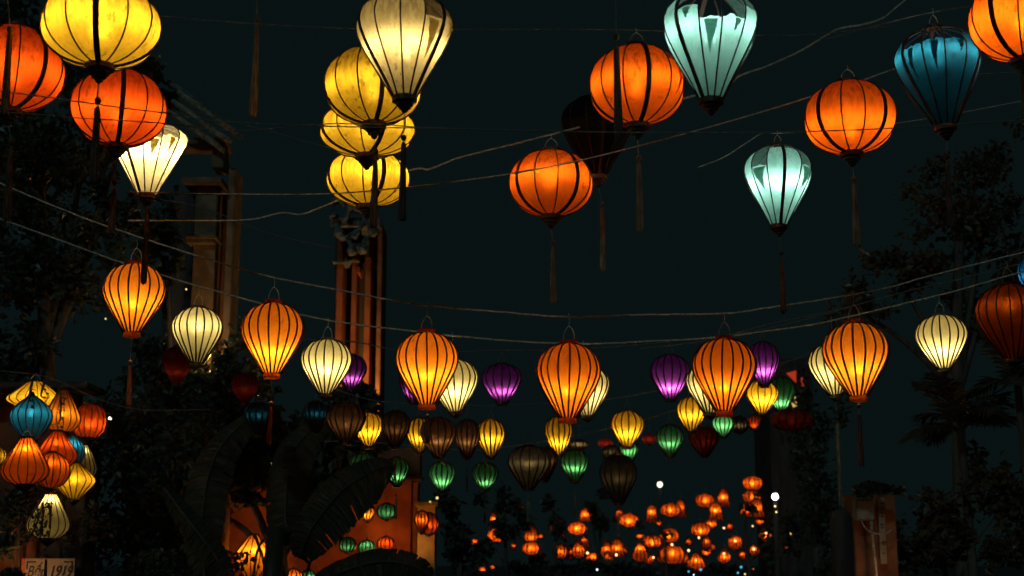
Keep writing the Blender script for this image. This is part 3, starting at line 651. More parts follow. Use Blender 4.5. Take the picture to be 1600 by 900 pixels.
M_SIGN = solid('pale sign board', (.36, .29, .19), .7, var=.2, scale=8)
M_INK = solid('black sign paint', (.02, .018, .016), .6)
M_LEAF = leafmat('dark foliage', (.10, .12, .075))
M_LEAF_LIT = leafmat('lantern lit foliage', (.17, .12, .065))  # brown base colour paints in warm lantern light on the leaves
M_BAN = leafmat('banana leaf', (.05, .065, .04), .25)
M_BARK = solid('bark', (.14, .11, .08), .9, scale=18, bump=.6, stretch=(1, 1, .2))

V, Fc = [], []; NX = 24
for i in range(NX + 1):
    for j in range(NX + 1):
        V.append((-900 + 1800 * i / NX, -200 + 1900 * j / NX, 0))
for i in range(NX):
    for j in range(NX): a = i * (NX + 1) + j; Fc.append((a, a + NX + 1, a + NX + 2, a + 1))
tag(link('street', mesh('street', V, Fc, M_ASPH)), kind='structure')
for sx, x0, x1 in ((-1, -9.5, -4.6), (1, 4.6, 9.5)):
    V, Fc = [], []; box(V, Fc, ((x0 + x1) / 2, 20, .065), (x1 - x0, 80, .13))
    tag(link('pavement', mesh('pavement', V, Fc, M_PAVE)), kind='structure')

def house(name, label, cat, px, Y):
    p = at(px, 882, Y); r = empty(name, (p.x, Y, 0)); tag(r, label, cat); return r
def pb(name, x0, y0, x1, y1, Y, depth, mat, root, bev=.008, ground=False, label=None):
    """box part with its front face at distance Y"""
    a = at(x0, (y0 + y1) / 2, Y); b = at(x1, (y0 + y1) / 2, Y); zt = at(x0, y0, Y).z; zb = 0 if ground else at(x0, y1, Y).z
    c = Vector(((a.x + b.x) / 2, Y + depth / 2, (zt + zb) / 2)) - root.location
    o = bevbox(name, c, (b.x - a.x, depth, zt - zb), mat, min(bev, (b.x - a.x) / 5), root)
    if label: o['label'] = label
    return o
# old gate tower behind the cone lantern
r = house('gate_tower', 'cream and brown gate tower with tiled roof corner behind the white cone lantern', 'tower', 310, 14.2)
pb('wall', 262, 300, 293, 900, 14.5, .5, M_DARK, r, ground=True)
pb('column', 293, 285, 328, 900, 14.2, .5, M_CREAMW, r, ground=True)
pb('recess', 328, 290, 345, 900, 14.55, .3, M_BROWNW, r, ground=True)
pb('pilaster', 345, 262, 356, 900, 14.25, .4, M_CREAMW, r, ground=True)
pb('cornice', 283, 276, 346, 285, 14.05, .7, M_CREAMW, r)
pb('capital', 290, 372, 334, 379, 14.1, .3, M_CREAMW, r)
pb('capital', 289, 366, 337, 371, 14.05, .36, M_CREAMW, r)
pb('bracket', 331, 224, 350, 262, 14.2, .3, M_CREAMW, r)
pb('beam', 270, 215, 352, 224, 14.15, .4, M_CREAMW, r)
for i in range(9):
    x0, y0 = 280 + i * 7.5, 146 + i * 5.5
    for j in range(3):
        a = at(x0 - j * 9 + 12, y0 + j * 14 + 6, 14.0 + .03 * j); V, Fc = [], []
        pts = [Vector((-.10, 0, .055)), Vector((0, 0, 0)), Vector((.12, 0, -.08))]
        tube(V, Fc, pts, .026, 6)
        link('roof_tile', mesh('roof_tile', V, Fc, M_TILE, True), r, a - r.location, (0, random.uniform(-.1, .1), random.uniform(-.1, .1)))
V, Fc = [], []; tube(V, Fc, catmull([at(262, 128, 14.1) - r.location, at(290, 146, 14.1) - r.location, at(330, 176, 14.1) - r.location, at(372, 212, 14.1) - r.location, at(384, 212, 14.1) - r.location], 4), .035, 6, .02)
link('roof_ridge', mesh('roof_ridge', V, Fc, M_STONE, True), r)

# orange pillared facade
r = house('pillared_house', 'narrow orange lit facade of pillars with grey stone ornament under the yellow stack', 'house', 555, 18)
pb('wall', 518, 352, 594, 900, 18.5, .6, M_DARK, r, ground=True)  # dark material stands in for shade in the gaps between pillars
for cx, w_, ty in ((538, 14, 412), (559.5, 13, 428), (580.5, 11, 418)):
    V, Fc = [], []; a0 = at(cx, ty, 18.3); rr_ = w_ / 2 * 18.3 / F; K = 10
    for yy in (0, .12):
        for i in range(K + 1):
            an = PI * i / K; V.append((math.cos(an) * rr_ * .75, yy, math.sin(an) * rr_ * .95)); V.append((math.cos(an) * rr_ * 1.3, yy, math.sin(an) * rr_ * 1.5))
    for i in range(K):
        a_ = 2 * i; b_ = a_ + 2 * (K + 1); Fc += [(a_, a_ + 2, a_ + 3, a_ + 1), (b_, b_ + 1, b_ + 3, b_ + 2), (a_, b_, b_ + 2, a_ + 2), (a_ + 1, a_ + 3, b_ + 3, b_ + 1)]
    link('arch', mesh('arch', V, Fc, M_RED), r, a0 - r.location)
for x0, x1, t, m in ((521, 531, 352, M_RED), (545, 553, 380, M_RED), (566, 575, 402, M_RED), (586, 593, 352, M_BROWNW)):
    pb('pillar', x0, t, x1, 900, 18.05, .4, m, r, ground=True)
pb('arch_block', 531, 398, 542, 410, 18.1, .4, M_RED, r); pb('arch_block', 553, 416, 562, 426, 18.1, .4, M_RED, r)
pb('ledge', 519, 407, 545, 410, 17.95, .4, M_STONE, r); pb('ledge', 543, 405, 560, 407, 17.95, .3, M_STONE, r)
pb('roof_slab', 516, 340, 594, 352, 17.9, .9, M_STONE, r)
rnd = random.Random(3)
for pts in ([(522, 340), (520, 322), (528, 310), (538, 322)], [(540, 345), (548, 325), (562, 330), (575, 352), (588, 366)], [(543, 368), (548, 372), (560, 362), (568, 345)], [(558, 382), (566, 390), (574, 372), (586, 362), (592, 345)], [(524, 350), (532, 368), (546, 378), (552, 398)]):
    V, Fc = [], []; P = catmull([at(x, y, 17.8) - r.location for x, y in pts], 6)
    ph = rnd.random() * 9; tube(V, Fc, P, lambda t, ph=ph: .045 + .022 * math.sin(9 * t + ph) + .01 * math.sin(31 * t), 8)
    link('stone_scroll', mesh('stone_scroll', V, Fc, M_STONE, True), r)
# added lamps, kept out of sight, that brighten the house walls
def added_lamp(px, py, Y, label, power, col, parent_y=.25):
    p = at(px, py, Y); t = empty('added_lamp', p); tag(t, label, 'lamp')
    V, Fc = [], []; lathe(V, Fc, [(.05, -.1), (.09, -.08), (.10, 0), (.09, .04)], 14); Fc = Fc[:-1]; link('lamp_shade', mesh('lamp_shade', V, Fc, M_DARK, True), t)
    V, Fc = [], []; tube(V, Fc, [(0, 0, -.09), (0, parent_y * .6, -.12), (0, parent_y, -.10)], .012, 6); link('bracket', mesh('bracket', V, Fc, M_DARK), t)
    l = bpy.data.lights.new('bulb', 'POINT'); l.energy = power; l.color = col; l.shadow_soft_size = .04; link('bulb', l, t, (0, 0, .03)); return t
added_lamp(318, 590, 13.75, 'added warm lamp hidden at the gate tower behind the furthest left cream pear', 9, (1, .6, .25), .4)
added_lamp(556, 668, 17.55, 'added orange uplight hidden at the pillared house behind the first faded brown lantern', 60, (1, .55, .16), .5)

# red house, bottom centre
r = house('red_house', 'red ochre house wall with cream corner column behind the banana leaves', 'house', 560, 16)
pb('wall', 352, 748, 642, 930, 16, .5, M_RED, r, ground=True)
pb('wall', 642, 752, 652, 930, 16.06, .4, M_BROWNW, r, ground=True)
pb('column', 652, 790, 680, 930, 15.6, .35, M_YELW, r, ground=True)
pb('capital', 648, 783, 684, 791, 15.5, .45, M_YELW, r)
pb('wall', 560, 700, 656, 748, 15.9, .4, M_BROWNW, r)
V, Fc = [], []; a = at(340, 742, 15.4); b = at(662, 742, 15.4)
pb('eave_beam', 345, 742, 658, 748, 15.6, .5, M_DARK, r)
for i in range(6): pb('door_frame', 440 + i * 2, 0 + 846, 441 + i * 2, 900, 15.97, .03, M_BROWNW, r) if i in (0,) else None

added_lamp(602, 884, 15.3, 'added orange lamp hidden at the red wall behind the curved banana leaf', 10, (1, .38, .08), .6)  # this lamp and the next are added to brighten the red wall
added_lamp(408, 925, 15.2, 'added unseen orange lamp at the red wall under the large diamond lantern', 7.5, (1, .42, .10), .6)
# wall with the sign at the lower left
r = house('brown_house', 'reddish brown wall at the lower left carrying the painted sign', 'house', 40, 12.4)
pb('wall', -90, 600, 100, 930, 12.4, .4, M_BROWNW, r, ground=True)
pb('post', 100, 700, 131, 930, 12.2, .4, M_DARK, r, ground=True)
pb('eave_beam', -90, 596, 135, 606, 12.0, .6, M_DARK, r)
p = at(37, 900, 12.05); t = empty('sign_board', (p.x, 12.05, at(37, 925, 12.05).z)); tag(t, 'pale painted sign board reading Bếp 1919 at the lower left', 'sign')
k = 12.2 / F; W_, H_ = 76 * k * 1.0, 50 * k
bevbox('board', (W_ / 2, .02, H_ / 2), (W_, .03, H_), M_SIGN, .003, t)
bevbox('edge_strip', (-.012, .018, H_ / 2), (.024, .04, H_), M_RINGO, .002, t)
for (cx, cz, sx, sz) in ((.055, H_ - .03, .075, .012), (.022, H_ - .06, .012, .06), (W_ - .055, H_ - .03, .075, .012), (W_ - .022, H_ - .06, .012, .06)):
    bevbox('corner_mark', (cx, .003, cz), (sx, .008, sz), M_INK, .001, t)
tc_ = bpy.data.curves.new('lettering', 'FONT'); tc_.body = 'Bếp 1919'; tc_.size = .128; tc_.shear = .3; tc_.extrude = .002; tc_.align_x = 'CENTER'; tc_.offset = .0008
to = bpy.data.objects.new('tmp', tc_); COL.objects.link(to)
bpy.context.view_layer.update()
me = bpy.data.meshes.new_from_object(to.evaluated_get(bpy.context.evaluated_depsgraph_get())); bpy.data.objects.remove(to)
me.materials.clear(); me.materials.append(M_INK); link('lettering', me, t, (W_ / 2, -.001, H_ - .150), (PI / 2, 0, 0)).scale = (.74, 1, 1)

# wall with meter box at the lower right
r = house('corner_house', 'orange brown corner wall with meter box at the lower right', 'house', 1368, 12)
pb('wall', 1336, 772, 1402, 930, 12, .4, M_BROWNW, r, ground=True)
t = empty('meter_box', at(1353, 813, 11.8)); tag(t, 'square grey metal meter box on the orange corner wall', 'box')
k = 11.8 / F
bevbox('case', (0, .08, 16 * k), (27 * k, .14, 32 * k), M_METAL, .006, t); bevbox('lid', (0, .005, 16 * k), (24.5 * k, .012, 29.5 * k), M_METAL, .003, t)
V, Fc = [], []; p0 = at(1353, 813, 11.8)
tube(V, Fc, catmull([at(x, y, 11.82) - p0 for x, y in ((1361, 814), (1363, 835), (1366, 865), (1369, 893), (1370, 925))], 4), .013, 7); link('conduit', mesh('conduit', V, Fc, M_PIPE, True), t)
V, Fc = [], []; tube(V, Fc, catmull([at(x, y, 11.8) - p0 for x, y in ((1346, 813), (1350, 822), (1360, 831), (1374, 834), (1386, 832), (1393, 827))], 5), .007, 6); link('conduit', mesh('conduit', V, Fc, M_PIPE, True), t)
t = empty('sign_strip', at(1382, 881, 11.9)); tag(t, 'tall narrow pale sign strip with small dark marks beside the meter box', 'sign')
bevbox('board', (0, .03, 51 * k), (10 * k, .04, 102 * k), M_SIGN, .003, t)
for zz in (16, 30, 33, 55, 60, 72, 78, 85, 92): bevbox('mark', (random.uniform(-1, 1) * k, .008, zz * k), (5 * k, .006, .9 * k), M_INK, .0005, t)
added_lamp(1390, 925, 11.55, 'added unseen orange lamp low on the corner wall under the sign strip', 1.2, (1, .5, .2), .4)  # added below view to brighten the corner wall
added_lamp(12, 935, 11.7, 'added unseen orange lamp low on the brown wall left of the sign', 4.2, (1, .45, .15), .6)  # added below view to brighten the wall with the sign
V, Fc = [], []; p = at(1317, 882, 11); lathe(V, Fc, [(.09, 0), (.088, 1.0), (.085, at(1317, 812, 11).z), (.07, at(1317, 801, 11).z), (.035, at(1317, 796, 11).z), (.01, at(1317, 794, 11).z)], 16)
tag(link('round_post', mesh('round_post', V, Fc, M_DARK, True), None, (p.x, 11, 0)), 'dark round topped post left of the meter box wall', 'post')

# far lit house glimpsed at right
r = house('distant_house', 'dark distant house with red and yellow lit openings right of the dark green lantern', 'house', 1240, 30)
pb('wall', 1205, 560, 1275, 900, 30, 2, M_DARK, r, ground=True)
MG = {'r': glow('red lit window', (.75, .06, .02), .5), 'y': glow('yellow lit window', (.9, .55, .15), .8)}
for nm, P_, g_ in (('window', ((1229, 583), (1244, 579), (1244, 598)), 'r'), ('window', ((1252, 590), (1256, 590), (1256, 613), (1253, 613)), 'r'), ('window', ((1241, 618), (1247, 625), (1244, 630)), 'y'), ('window', ((1237, 629), (1245, 634), (1240, 637)), 'y')):
    V = [at(x, y, 29.97) - r.location for x, y in P_]; n_ = len(V); V += [v + Vector((0, .03, 0)) for v in V]
    Fc = [tuple(range(n_))[::-1], tuple(range(n_, 2 * n_))] + [(i, (i + 1) % n_, n_ + (i + 1) % n_, n_ + i) for i in range(n_)]
    link(nm, mesh(nm, V, Fc, MG[g_]), r)

# street lamps and bare bulbs
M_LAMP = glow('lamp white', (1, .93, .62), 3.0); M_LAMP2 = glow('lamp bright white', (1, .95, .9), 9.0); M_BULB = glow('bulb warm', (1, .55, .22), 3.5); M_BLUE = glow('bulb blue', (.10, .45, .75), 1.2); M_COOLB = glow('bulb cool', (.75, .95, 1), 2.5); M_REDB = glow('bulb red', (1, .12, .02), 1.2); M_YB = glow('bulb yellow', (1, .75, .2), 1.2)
def street_lamp(px, py, Y, rpx, m, label):
    p = at(px, py, Y); rr = rpx * Y / F; t = empty('street_lamp', (p.x, Y, 0)); tag(t, label, 'street lamp')
    V, Fc = [], []; lathe(V, Fc, [(rr * .3, rr), (rr * .75, rr * .7), (rr, 0), (rr * .75, -rr * .7), (rr * .3, -rr)], 16); link('globe', mesh('globe', V, Fc, m, True), t, (0, 0, p.z))
    V, Fc = [], []; tube(V, Fc, [(0, 0, 0), (0, 0, .5), (0, 0, p.z - rr)], .07, 8, .04); link('pole', mesh('pole', V, Fc, M_DARK, True), t)
    V, Fc = [], []; lathe(V, Fc, [(rr * .5, 0), (rr * .6, .05), (rr * .2, .12)], 12); link('cap', mesh('cap', V, Fc, M_DARK), t, (0, 0, p.z + rr * .9))
street_lamp(1031, 757, 42, 4.2, M_LAMP, 'round yellow white street lamp left of the far bell lanterns')
street_lamp(1211, 776, 23.5, 5.2, M_LAMP2, 'dazzling white street lamp right of the column of far lanterns')
SPH = []
def bulb(px, py, Y, rpx, m, label):
    p = at(px, py, Y); rr = .72 * rpx * Y / F; t = empty('bare_bulb', p); tag(t, label, 'bulb', 'bare bulbs and small lights far down the street')
    V, Fc = [], []; lathe(V, Fc, [(rr * .3, rr), (rr * .8, rr * .6), (rr, 0), (rr * .8, -rr * .6), (rr * .3, -rr)], 10); link('glass', mesh('glass', V, Fc, m, True), t)
    V, Fc = [], []; tube(V, Fc, [(0, 0, rr * .9), (0, 0, rr * 1.9)], rr * .4, 6); link('socket', mesh('socket', V, Fc, M_DARK), t)
for q in [(1021, 871, 26, 2.2, M_BULB, 'white warm bulb low between the far drop lanterns'), (1076, 860, 26, 2.4, M_BULB, 'warm bulb left of the lowest far drop lantern'),
          (1050, 851, 26, 2.4, M_BULB, 'warm bulb on top of the wide far drum lantern'), (918, 864, 26.5, 2.4, M_BULB, 'warm bulb beside the leaning far lanterns'), (963, 867, 26.5, 2.5, M_BULB, 'warm bulb below the wide far bell lantern'),
          (1131, 825, 27, 2.0, M_BULB, 'warm bulb in twigs under the far bells'), (1092, 840, 26.5, 2.2, M_BULB, 'warm bulb right under the plain far globe'), (1176, 822, 27, 1.6, M_BULB, 'small warm bulb under the column of far lanterns'),
          (1211, 791, 23, 2.0, M_BULB, 'warm bulb just below the dazzling street lamp'), (1213, 800, 23, 1.7, M_BULB, 'second warm bulb below the dazzling street lamp'), (1197, 833, 28, 2, M_BULB, 'warm bulb inside the furthest right far lantern'),
          (1149, 845, 26.5, 2.2, M_BULB, 'warm bulb before the round far lantern right of centre'), (1178, 858, 26.5, 2.4, M_BULB, 'warm bulb before the low far lantern at right'), (1131, 865, 26.3, 2.2, M_BULB, 'warm bulb before the pointed far lantern'),
          (933, 890, 24, 2.0, M_COOLB, 'cool white light near the bottom edge below the far globes'), (1076, 893, 22, 2.0, M_BLUE, 'blue light at the bottom edge, leftmost'), (1095, 890, 22, 2.6, M_BLUE, 'blue light at the bottom edge under the lowest far lantern'),
          (1158, 886, 22, 2.6, M_BLUE, 'blue light at the bottom edge, rightmost'), (1153, 895, 22, 2.2, M_BLUE, 'blue light at the bottom edge, lowest right one'), (1164, 897, 21, 2, M_YB, 'yellow light at the bottom edge beside the blue ones'),
          (1084, 898, 21, 1.4, M_COOLB, 'tiny cool light between the blue lights'), (1177, 889, 22, 1.4, M_REDB, 'tiny red light right of the blue lights'), (1235, 834, 30, 2, M_YB, 'yellow light beside the dark wall at right'), (1246, 840, 30, 1.6, M_YB, 'fainter yellow light beside the dark wall at right'),
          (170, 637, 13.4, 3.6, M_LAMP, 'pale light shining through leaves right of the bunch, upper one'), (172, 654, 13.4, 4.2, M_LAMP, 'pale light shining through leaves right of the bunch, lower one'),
          (683, 778, 15.2, 3, M_YB, 'yellow glow standing in for lit leaves over the cream corner column'), (672, 784, 15.3, 2, M_YB, 'fainter yellow glow standing in for lit leaves over the corner column'),  # added glows in place of leaves that catch light, no bulbs there
          (569, 605, 17, 1.8, M_YB, 'yellow glow standing in for a lit strip of the orange pillars'), (291, 452, 13.9, 2.2, M_YB, 'yellow glow standing in for lit wall beside the cream gate column'), (165, 498, 12.5, 2, M_YB, 'yellow glow standing in for a lit patch below the furthest left orange pear')]:  # added glows in place of lit column, wall and patch
    bulb(*q)

# ------------------------------------------------------------------ vegetation
def leaves(V, Fc, c, n, rx, ry, rz, size, rnd, clump=5):
    cl_ = [Vector((rnd.gauss(0, .45) * rx, rnd.gauss(0, .45) * ry, rnd.gauss(0, .45) * rz)) for _ in range(max(3, n // 60))]
    for i in range(n):
        q = c + rnd.choice(cl_) + Vector((rnd.gauss(0, .12) * rx, rnd.gauss(0, .12) * ry, rnd.gauss(0, .14) * rz))
        M3 = Euler((rnd.uniform(-1.3, 1.3), rnd.uniform(-1.2, 1.2), rnd.uniform(0, 6.28))).to_matrix(); s = size * rnd.uniform(.5, 1.3); b = len(V)
        for v in ((0, 0, 0), (.32 * s, .45 * s, .06 * s), (0, s, -.12 * s), (-.32 * s, .45 * s, .06 * s)): V.append(q + M3 @ Vector(v))
        Fc.append((b, b + 1, b + 2)); Fc.append((b, b + 2, b + 3))
def tree(name, label, cat, px, Y, blobs, size, mat, group=None, trunk_r=.12, seed=1, trunk=True):
    rnd = random.Random(seed); base = at(px, 882, Y); t = empty(name, (base.x, Y, 0)); tag(t, label, cat, group)
    V, Fc = [], []
    for (bx, by, rx, ry, n) in blobs:
        c = at(bx, by, Y) - t.location; k_ = Y / F
        leaves(V, Fc, c, n, rx * k_, min(rx, ry) * k_ * 1.1, ry * k_, size, rnd)
    o = link('crown', mesh('crown', V, Fc, mat), t); o['kind'] = 'stuff'
    if trunk:
        bx, by, rx, ry, n = blobs[0]; top = at(bx, by, Y) - t.location; V, Fc = [], []
        tube(V, Fc, catmull([(0, 0, -.05), (.05, 0, top.z * .35), (top.x * .5, .05, top.z * .7), top], 5), trunk_r, 8, trunk_r * .45)
        link('trunk', mesh('trunk', V, Fc, M_BARK, True), t)
        for (bx, by, rx, ry, n) in blobs[1:]:
            V, Fc = [], []; e = at(bx, by, Y) - t.location; s0 = Vector((top.x * .45, .05, top.z * .62))
            tube(V, Fc, catmull([s0, (s0 + e) / 2 + Vector((0, .05, .12)), e], 5), trunk_r * .45, 6, trunk_r * .12); link('limb', mesh('limb', V, Fc, M_BARK, True), t)
    return t
tree('street_tree', 'tall dark leafy tree filling the upper left behind the globes', 'tree', 70, 14.2, [(60, 250, 120, 110, 2600), (40, 80, 110, 90, 1700), (150, 150, 100, 90, 1400), (230, 120, 60, 60, 500), (60, 430, 130, 110, 2200), (170, 330, 70, 80, 900), (20, 560, 90, 50, 800)], .10, M_LEAF, seed=2)
tree('leafy_shrub', 'dark leafy shrub right of the bunch of lanterns at left', 'shrub', 215, 13.0, [(215, 760, 110, 110, 2400), (190, 650, 60, 60, 600), (250, 860, 110, 70, 1500), (300, 680, 60, 90, 700)], .085, M_LEAF, seed=3, trunk_r=.05)
tree('street_tree', 'dark tree with leaves tinted as if lantern lit behind the lanterns at right', 'tree', 1500, 17, [(1500, 330, 110, 90, 1500), (1400, 430, 90, 60, 900), (1570, 430, 90, 100, 1100), (1330, 480, 60, 70, 500), (1560, 250, 80, 70, 500)], .10, M_LEAF_LIT, seed=4)
tree('street_tree', 'dark tree standing between the far house and the meter box wall', 'tree', 1275, 19, [(1275, 700, 50, 110, 900), (1290, 800, 60, 70, 600)], .10, M_LEAF, seed=14)
tree('leafy_shrub', 'dark leafy shrub right of the sign strip in the lower right corner', 'shrub', 1490, 13.5, [(1470, 830, 80, 50, 1500), (1570, 790, 60, 90, 1300), (1430, 880, 30, 30, 300)], .09, M_LEAF_LIT, seed=15, trunk_r=.04)
tree('dark_tree', 'big black tree mass behind the banana leaves left of the red house', 'tree', 440, 14.6, [(430, 730, 80, 38, 2600), (335, 690, 80, 90, 2600), (450, 690, 110, 60, 1800), (560, 680, 60, 40, 1200), (556, 655, 50, 45, 1500), (545, 640, 40, 30, 900), (505, 765, 26, 40, 1000), (300, 790, 45, 80, 900)], .13, M_LEAF, seed=31)
tree('climbing_vine', 'dark vine hanging over the top of the meter box wall', 'vine', 1372, 11.7, [(1372, 764, 34, 9, 420), (1345, 768, 14, 9, 160)], .06, M_LEAF, seed=41, trunk=False)
tree('climbing_vine', 'dark vine over the brown wall above the sign', 'vine', 30, 12.1, [(30, 780, 70, 50, 900), (5, 850, 40, 30, 350), (110, 810, 25, 60, 350)], .06, M_LEAF, seed=32, trunk_r=.02)
tree('street_tree', 'dark leafy tree between the gate tower and the pillared house', 'tree', 262, 13.6, [(258, 400, 40, 90, 900), (262, 560, 50, 90, 900), (330, 600, 60, 70, 900)], .10, M_LEAF, seed=33, trunk_r=.08)
SQ = 'trees around the far square'
for i, (px, Y, blobs, lab) in enumerate([
    (790, 26, [(790, 805, 40, 40, 420), (760, 850, 45, 40, 420)], 'dark tree speckled with far orange lanterns, furthest left in the square'),
    (868, 26.5, [(868, 815, 26, 36, 260), (850, 880, 50, 20, 200)], 'small dark tree before the leaf broken bell lantern'),
    (935, 26, [(938, 825, 24, 34, 220), (922, 796, 14, 16, 90)], 'leafy branch tree right of the globe under the half hidden bell'),
    (1045, 25.5, [(1038, 836, 10, 9, 46), (1010, 822, 14, 12, 50)], 'thin tree whose twigs cross the far globe'),
    (1172, 26, [(1163, 800, 9, 9, 30), (1182, 766, 8, 14, 9), (1205, 850, 24, 30, 120)], 'dark tree veining the column of far lanterns'),
    (1215, 28, [(1222, 830, 26, 50, 380)], 'dark tree below the dazzling street lamp'),
    (970, 24.5, [(880, 889, 90, 10, 360), (990, 893, 90, 10, 360), (1110, 893, 60, 8, 200)], 'low hedge of leaves along the bottom under the far lanterns'),
    (720, 20, [(720, 850, 36, 50, 520), (700, 790, 26, 26, 220)], 'dark tree right of the cream corner column')]):
    tree('small_tree', lab, 'tree', px, Y, blobs, .13 if i != 3 else .09, M_LEAF, SQ, .05, seed=20 + i)
# clipped round shrubs low at the left
for (px, py, rp, Y, lab) in ((17, 909, 19, 11.6, 'round clipped shrub in front of the brown wall at the lower left'), (245, 915, 56, 11.5, 'wide round clipped shrub at the bottom edge under the leafy shrub')):
    rnd = random.Random(px); t = empty('round_shrub', (at(px, 882, Y).x, Y, 0)); tag(t, lab, 'shrub'); V, Fc = [], []; c = at(px, py, Y) - t.location; R_ = rp * Y / F
    for i in range(1500):
        d = Vector((rnd.gauss(0, 1), rnd.gauss(0, 1), rnd.gauss(0, 1))).normalized() * R_ * rnd.uniform(.86, 1.0); leaves(V, Fc, c + d, 1, 0.001, .001, .001, .04, rnd)
    link('crown', mesh('crown', V, Fc, M_LEAF), t)['kind'] = 'stuff'
    V, Fc = [], []; tube(V, Fc, [(0, 0, 0), (0, 0, c.z)], .03, 6); link('trunk', mesh('trunk', V, Fc, M_BARK), t)
# areca palm at right
def frond(root, base, tip, droop, L, rnd, mat, nl=22):
    V, Fc = [], []; base = Vector(base); tip = Vector(tip); mid = (base + tip) / 2 + Vector((0, 0, droop)); P = catmull([base, mid, tip], 12)
    tube(V, Fc, P, .008, 4, .002)
    for i in range(3, len(P) - 1):
        t = (P[i + 1] - P[i]).normalized(); sd = t.cross(Vector((0, 0, 1))); sd = sd.normalized() if sd.length > .01 else Vector((1, 0, 0)); f = math.sin(PI * (i / len(P)) ** .7) * L
        for s in (-1, 1):
            d = (sd * s * .8 + t * .75 + Vector((0, 0, rnd.uniform(-.5, .15)))).normalized(); w_ = t * .016; b = len(V); e = P[i] + d * f * rnd.uniform(.8, 1.1) + Vector((0, 0, -.10 * f))
            V.extend([P[i] - w_ * .5, P[i] + w_ * .5, P[i] + d * f * .5 + w_, e, P[i] + d * f * .5 - w_]); Fc.append((b, b + 1, b + 2, b + 3, b + 4))
    return link('frond', mesh('frond', V, Fc, mat), root)
for (px, py, Y, nf, sc, lab, sd_) in ((1500, 670, 13.5, 15, 1.0, 'dark feathery palm with thin fronds below the lone cream lantern', 5), (1590, 600, 13.0, 9, .8, 'dark feathery palm cut by the right picture edge', 6)):
    rnd = random.Random(sd_); c = at(px, py, Y); t = empty('feather_palm', (c.x, Y, 0)); tag(t, lab, 'palm')
    V, Fc = [], []; tube(V, Fc, catmull([(0, 0, 0), (.04, 0, c.z * .5), (0, 0, c.z)], 6), .06, 8, .035); link('trunk', mesh('trunk', V, Fc, M_BARK, True), t)
    for i in range(nf):
        a = PI * 2 * i / nf + rnd.uniform(-.2, .2); el = rnd.uniform(-.2, 1.0); Lr = rnd.uniform(.45, .75) * sc
        frond(t, (0, 0, c.z), (math.cos(a) * Lr * math.cos(el), math.sin(a) * Lr * math.cos(el), c.z + Lr * math.sin(el) - .08), .10, .30 * sc, rnd, M_LEAF_LIT)
# banana plant silhouettes
t = empty('banana_plant', (at(430, 882, 11.8).x, 11.8, 0)); tag(t, 'banana plant with broad dark torn leaves before the red house', 'plant')
rnd = random.Random(9)
def banana(pts, hw, Y0, Y1, seed, droop=.3):
    rn = random.Random(seed); P = catmull([at(x, y, Y0 + (Y1 - Y0) * i / (len(pts) - 1)) - t.location for i, (x, y) in enumerate(pts)], 26); m = len(P); V, Fc = [], []
    k_ = Y0 / F; hw = hw * k_
    for i, p in enumerate(P):
        s = i / (m - 1); d = (P[min(i + 1, m - 1)] - P[max(i - 1, 0)]).normalized(); n = Vector((0, -1, .25)); sd = d.cross(n).normalized(); wv = hw * (math.sin(PI * min(1, s * .96 + .03)) ** .55) * (1 + rn.uniform(-.05, .05))
        for u in (-1, -.55, 0, .55, 1): V.append(p + sd * wv * u + Vector((0, .05 * abs(u) + rn.uniform(-.01, .01), -droop * wv * u * u)))
    for i in range(m - 1):
        for c in range(4):
            if c in (0, 3) and rn.random() < .035: continue        # splits in the blade
            a = i * 5 + c; Fc.append((a, a + 5, a + 6, a + 1))
    lf = link('leaf', mesh('leaf', V, Fc, M_BAN, False), t)
    V, Fc = [], []; tube(V, Fc, [p + Vector((0, -.006, 0)) for p in P], .014, 6, .003); link('midrib', mesh('midrib', V, Fc, M_BAN, True), lf)
banana([(468, 872), (488, 825), (532, 770), (580, 738), (614, 726)], 42, 11.8, 11.5, 1)
banana([(462, 940), (520, 900), (590, 878), (645, 884), (676, 902)], 30, 11.6, 11.4, 2)
banana([(256, 762), (300, 820), (340, 875), (362, 935)], 21, 11.9, 11.7, 3)
banana([(322, 925), (316, 810), (338, 710), (400, 640)], 34, 12.0, 12.3, 4)
banana([(452, 850), (446, 790), (462, 700), (525, 640)], 34, 12.1, 12.4, 5)
banana([(438, 848), (468, 816), (505, 800), (548, 806)], 19, 11.9, 11.7, 6)
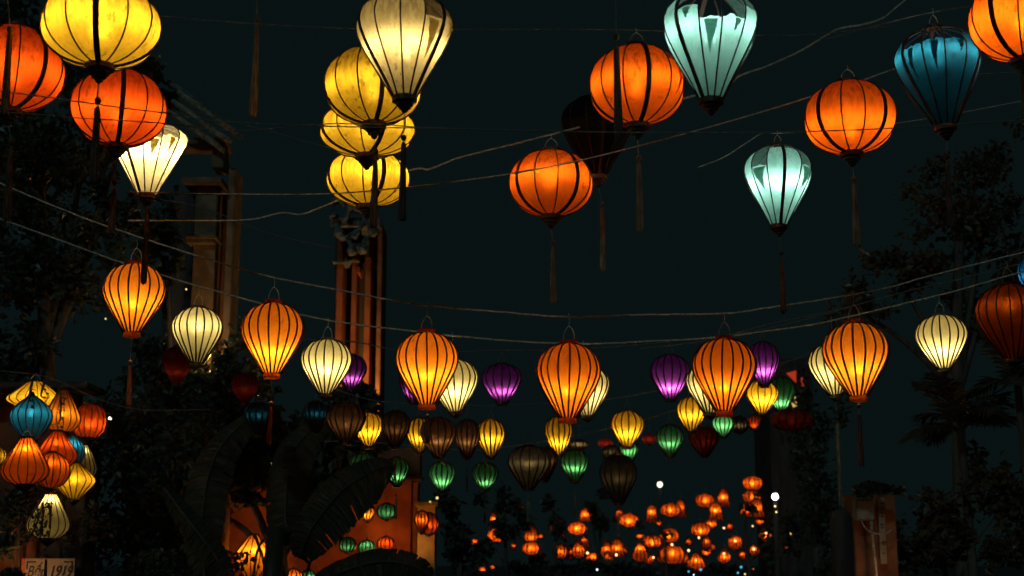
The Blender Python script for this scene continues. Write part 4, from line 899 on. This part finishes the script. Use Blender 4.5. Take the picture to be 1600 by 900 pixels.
for pts in ([(392, 930), (402, 862), (416, 838)], [(398, 836), (410, 870), (420, 930)], [(426, 838), (428, 880), (430, 930)], [(450, 930), (440, 880), (434, 862)], [(472, 930), (484, 880), (500, 850)]):
    V, Fc = [], []; tube(V, Fc, catmull([at(x, y, 12.0) - t.location for x, y in pts], 6), .014, 6, .009); link('stalk', mesh('stalk', V, Fc, M_BAN, True), t)
V, Fc = [], []; tube(V, Fc, [(0, 0, 0), (-.05, 0, 1.0), (0, 0, 1.9)], .12, 10, .07); link('stem', mesh('stem', V, Fc, M_BAN, True), t)
# twigs hanging before the bunch of lanterns
def sprig(pts, Y, n, size, spread, label, seed):
    rn = random.Random(seed); P = catmull([at(x, y, Y) for x, y in pts], 8); o0 = P[0]; t_ = empty('leafy_twig', o0); tag(t_, label, 'twig', 'leafy twigs before the bunch of lanterns')
    V, Fc = [], []; tube(V, Fc, [p - o0 for p in P], .010, 5, .004); link('stem', mesh('stem', V, Fc, M_BARK), t_)
    V, Fc = [], []
    for i in range(n):
        p = rn.choice(P[2:]) - o0; leaves(V, Fc, p + Vector((rn.gauss(0, spread), rn.gauss(0, .02), rn.gauss(0, spread * .6))), 1, .001, .001, .001, size, rn)
    link('leaves', mesh('leaves', V, Fc, M_LEAF), t_)['kind'] = 'stuff'
sprig([(66, 786), (67, 805), (66, 822), (67, 838)], 10.35, 26, .035, .015, 'dark upright twig before the cream drop lantern', 1)
sprig([(40, 846), (52, 830), (58, 815), (63, 802)], 10.3, 130, .030, .045, 'dense dark leafy twig covering the left of the cream drop lantern', 2)
sprig([(76, 786), (78, 805), (77, 826)], 10.4, 14, .03, .02, 'thin dark twig in the middle of the cream drop lantern', 3)
sprig([(95, 612), (95, 640), (92, 660), (80, 664)], 10.3, 22, .03, .03, 'dark twig before the amber drop lantern', 4)
sprig([(50, 596), (47, 612), (42, 640)], 10.2, 8, .03, .03, 'dark twig between yellow saucer and blue onion lanterns', 5)
sprig([(70, 596), (64, 618), (72, 622)], 10.2, 6, .03, .03, 'short dark twig before the yellow saucer lantern', 6)
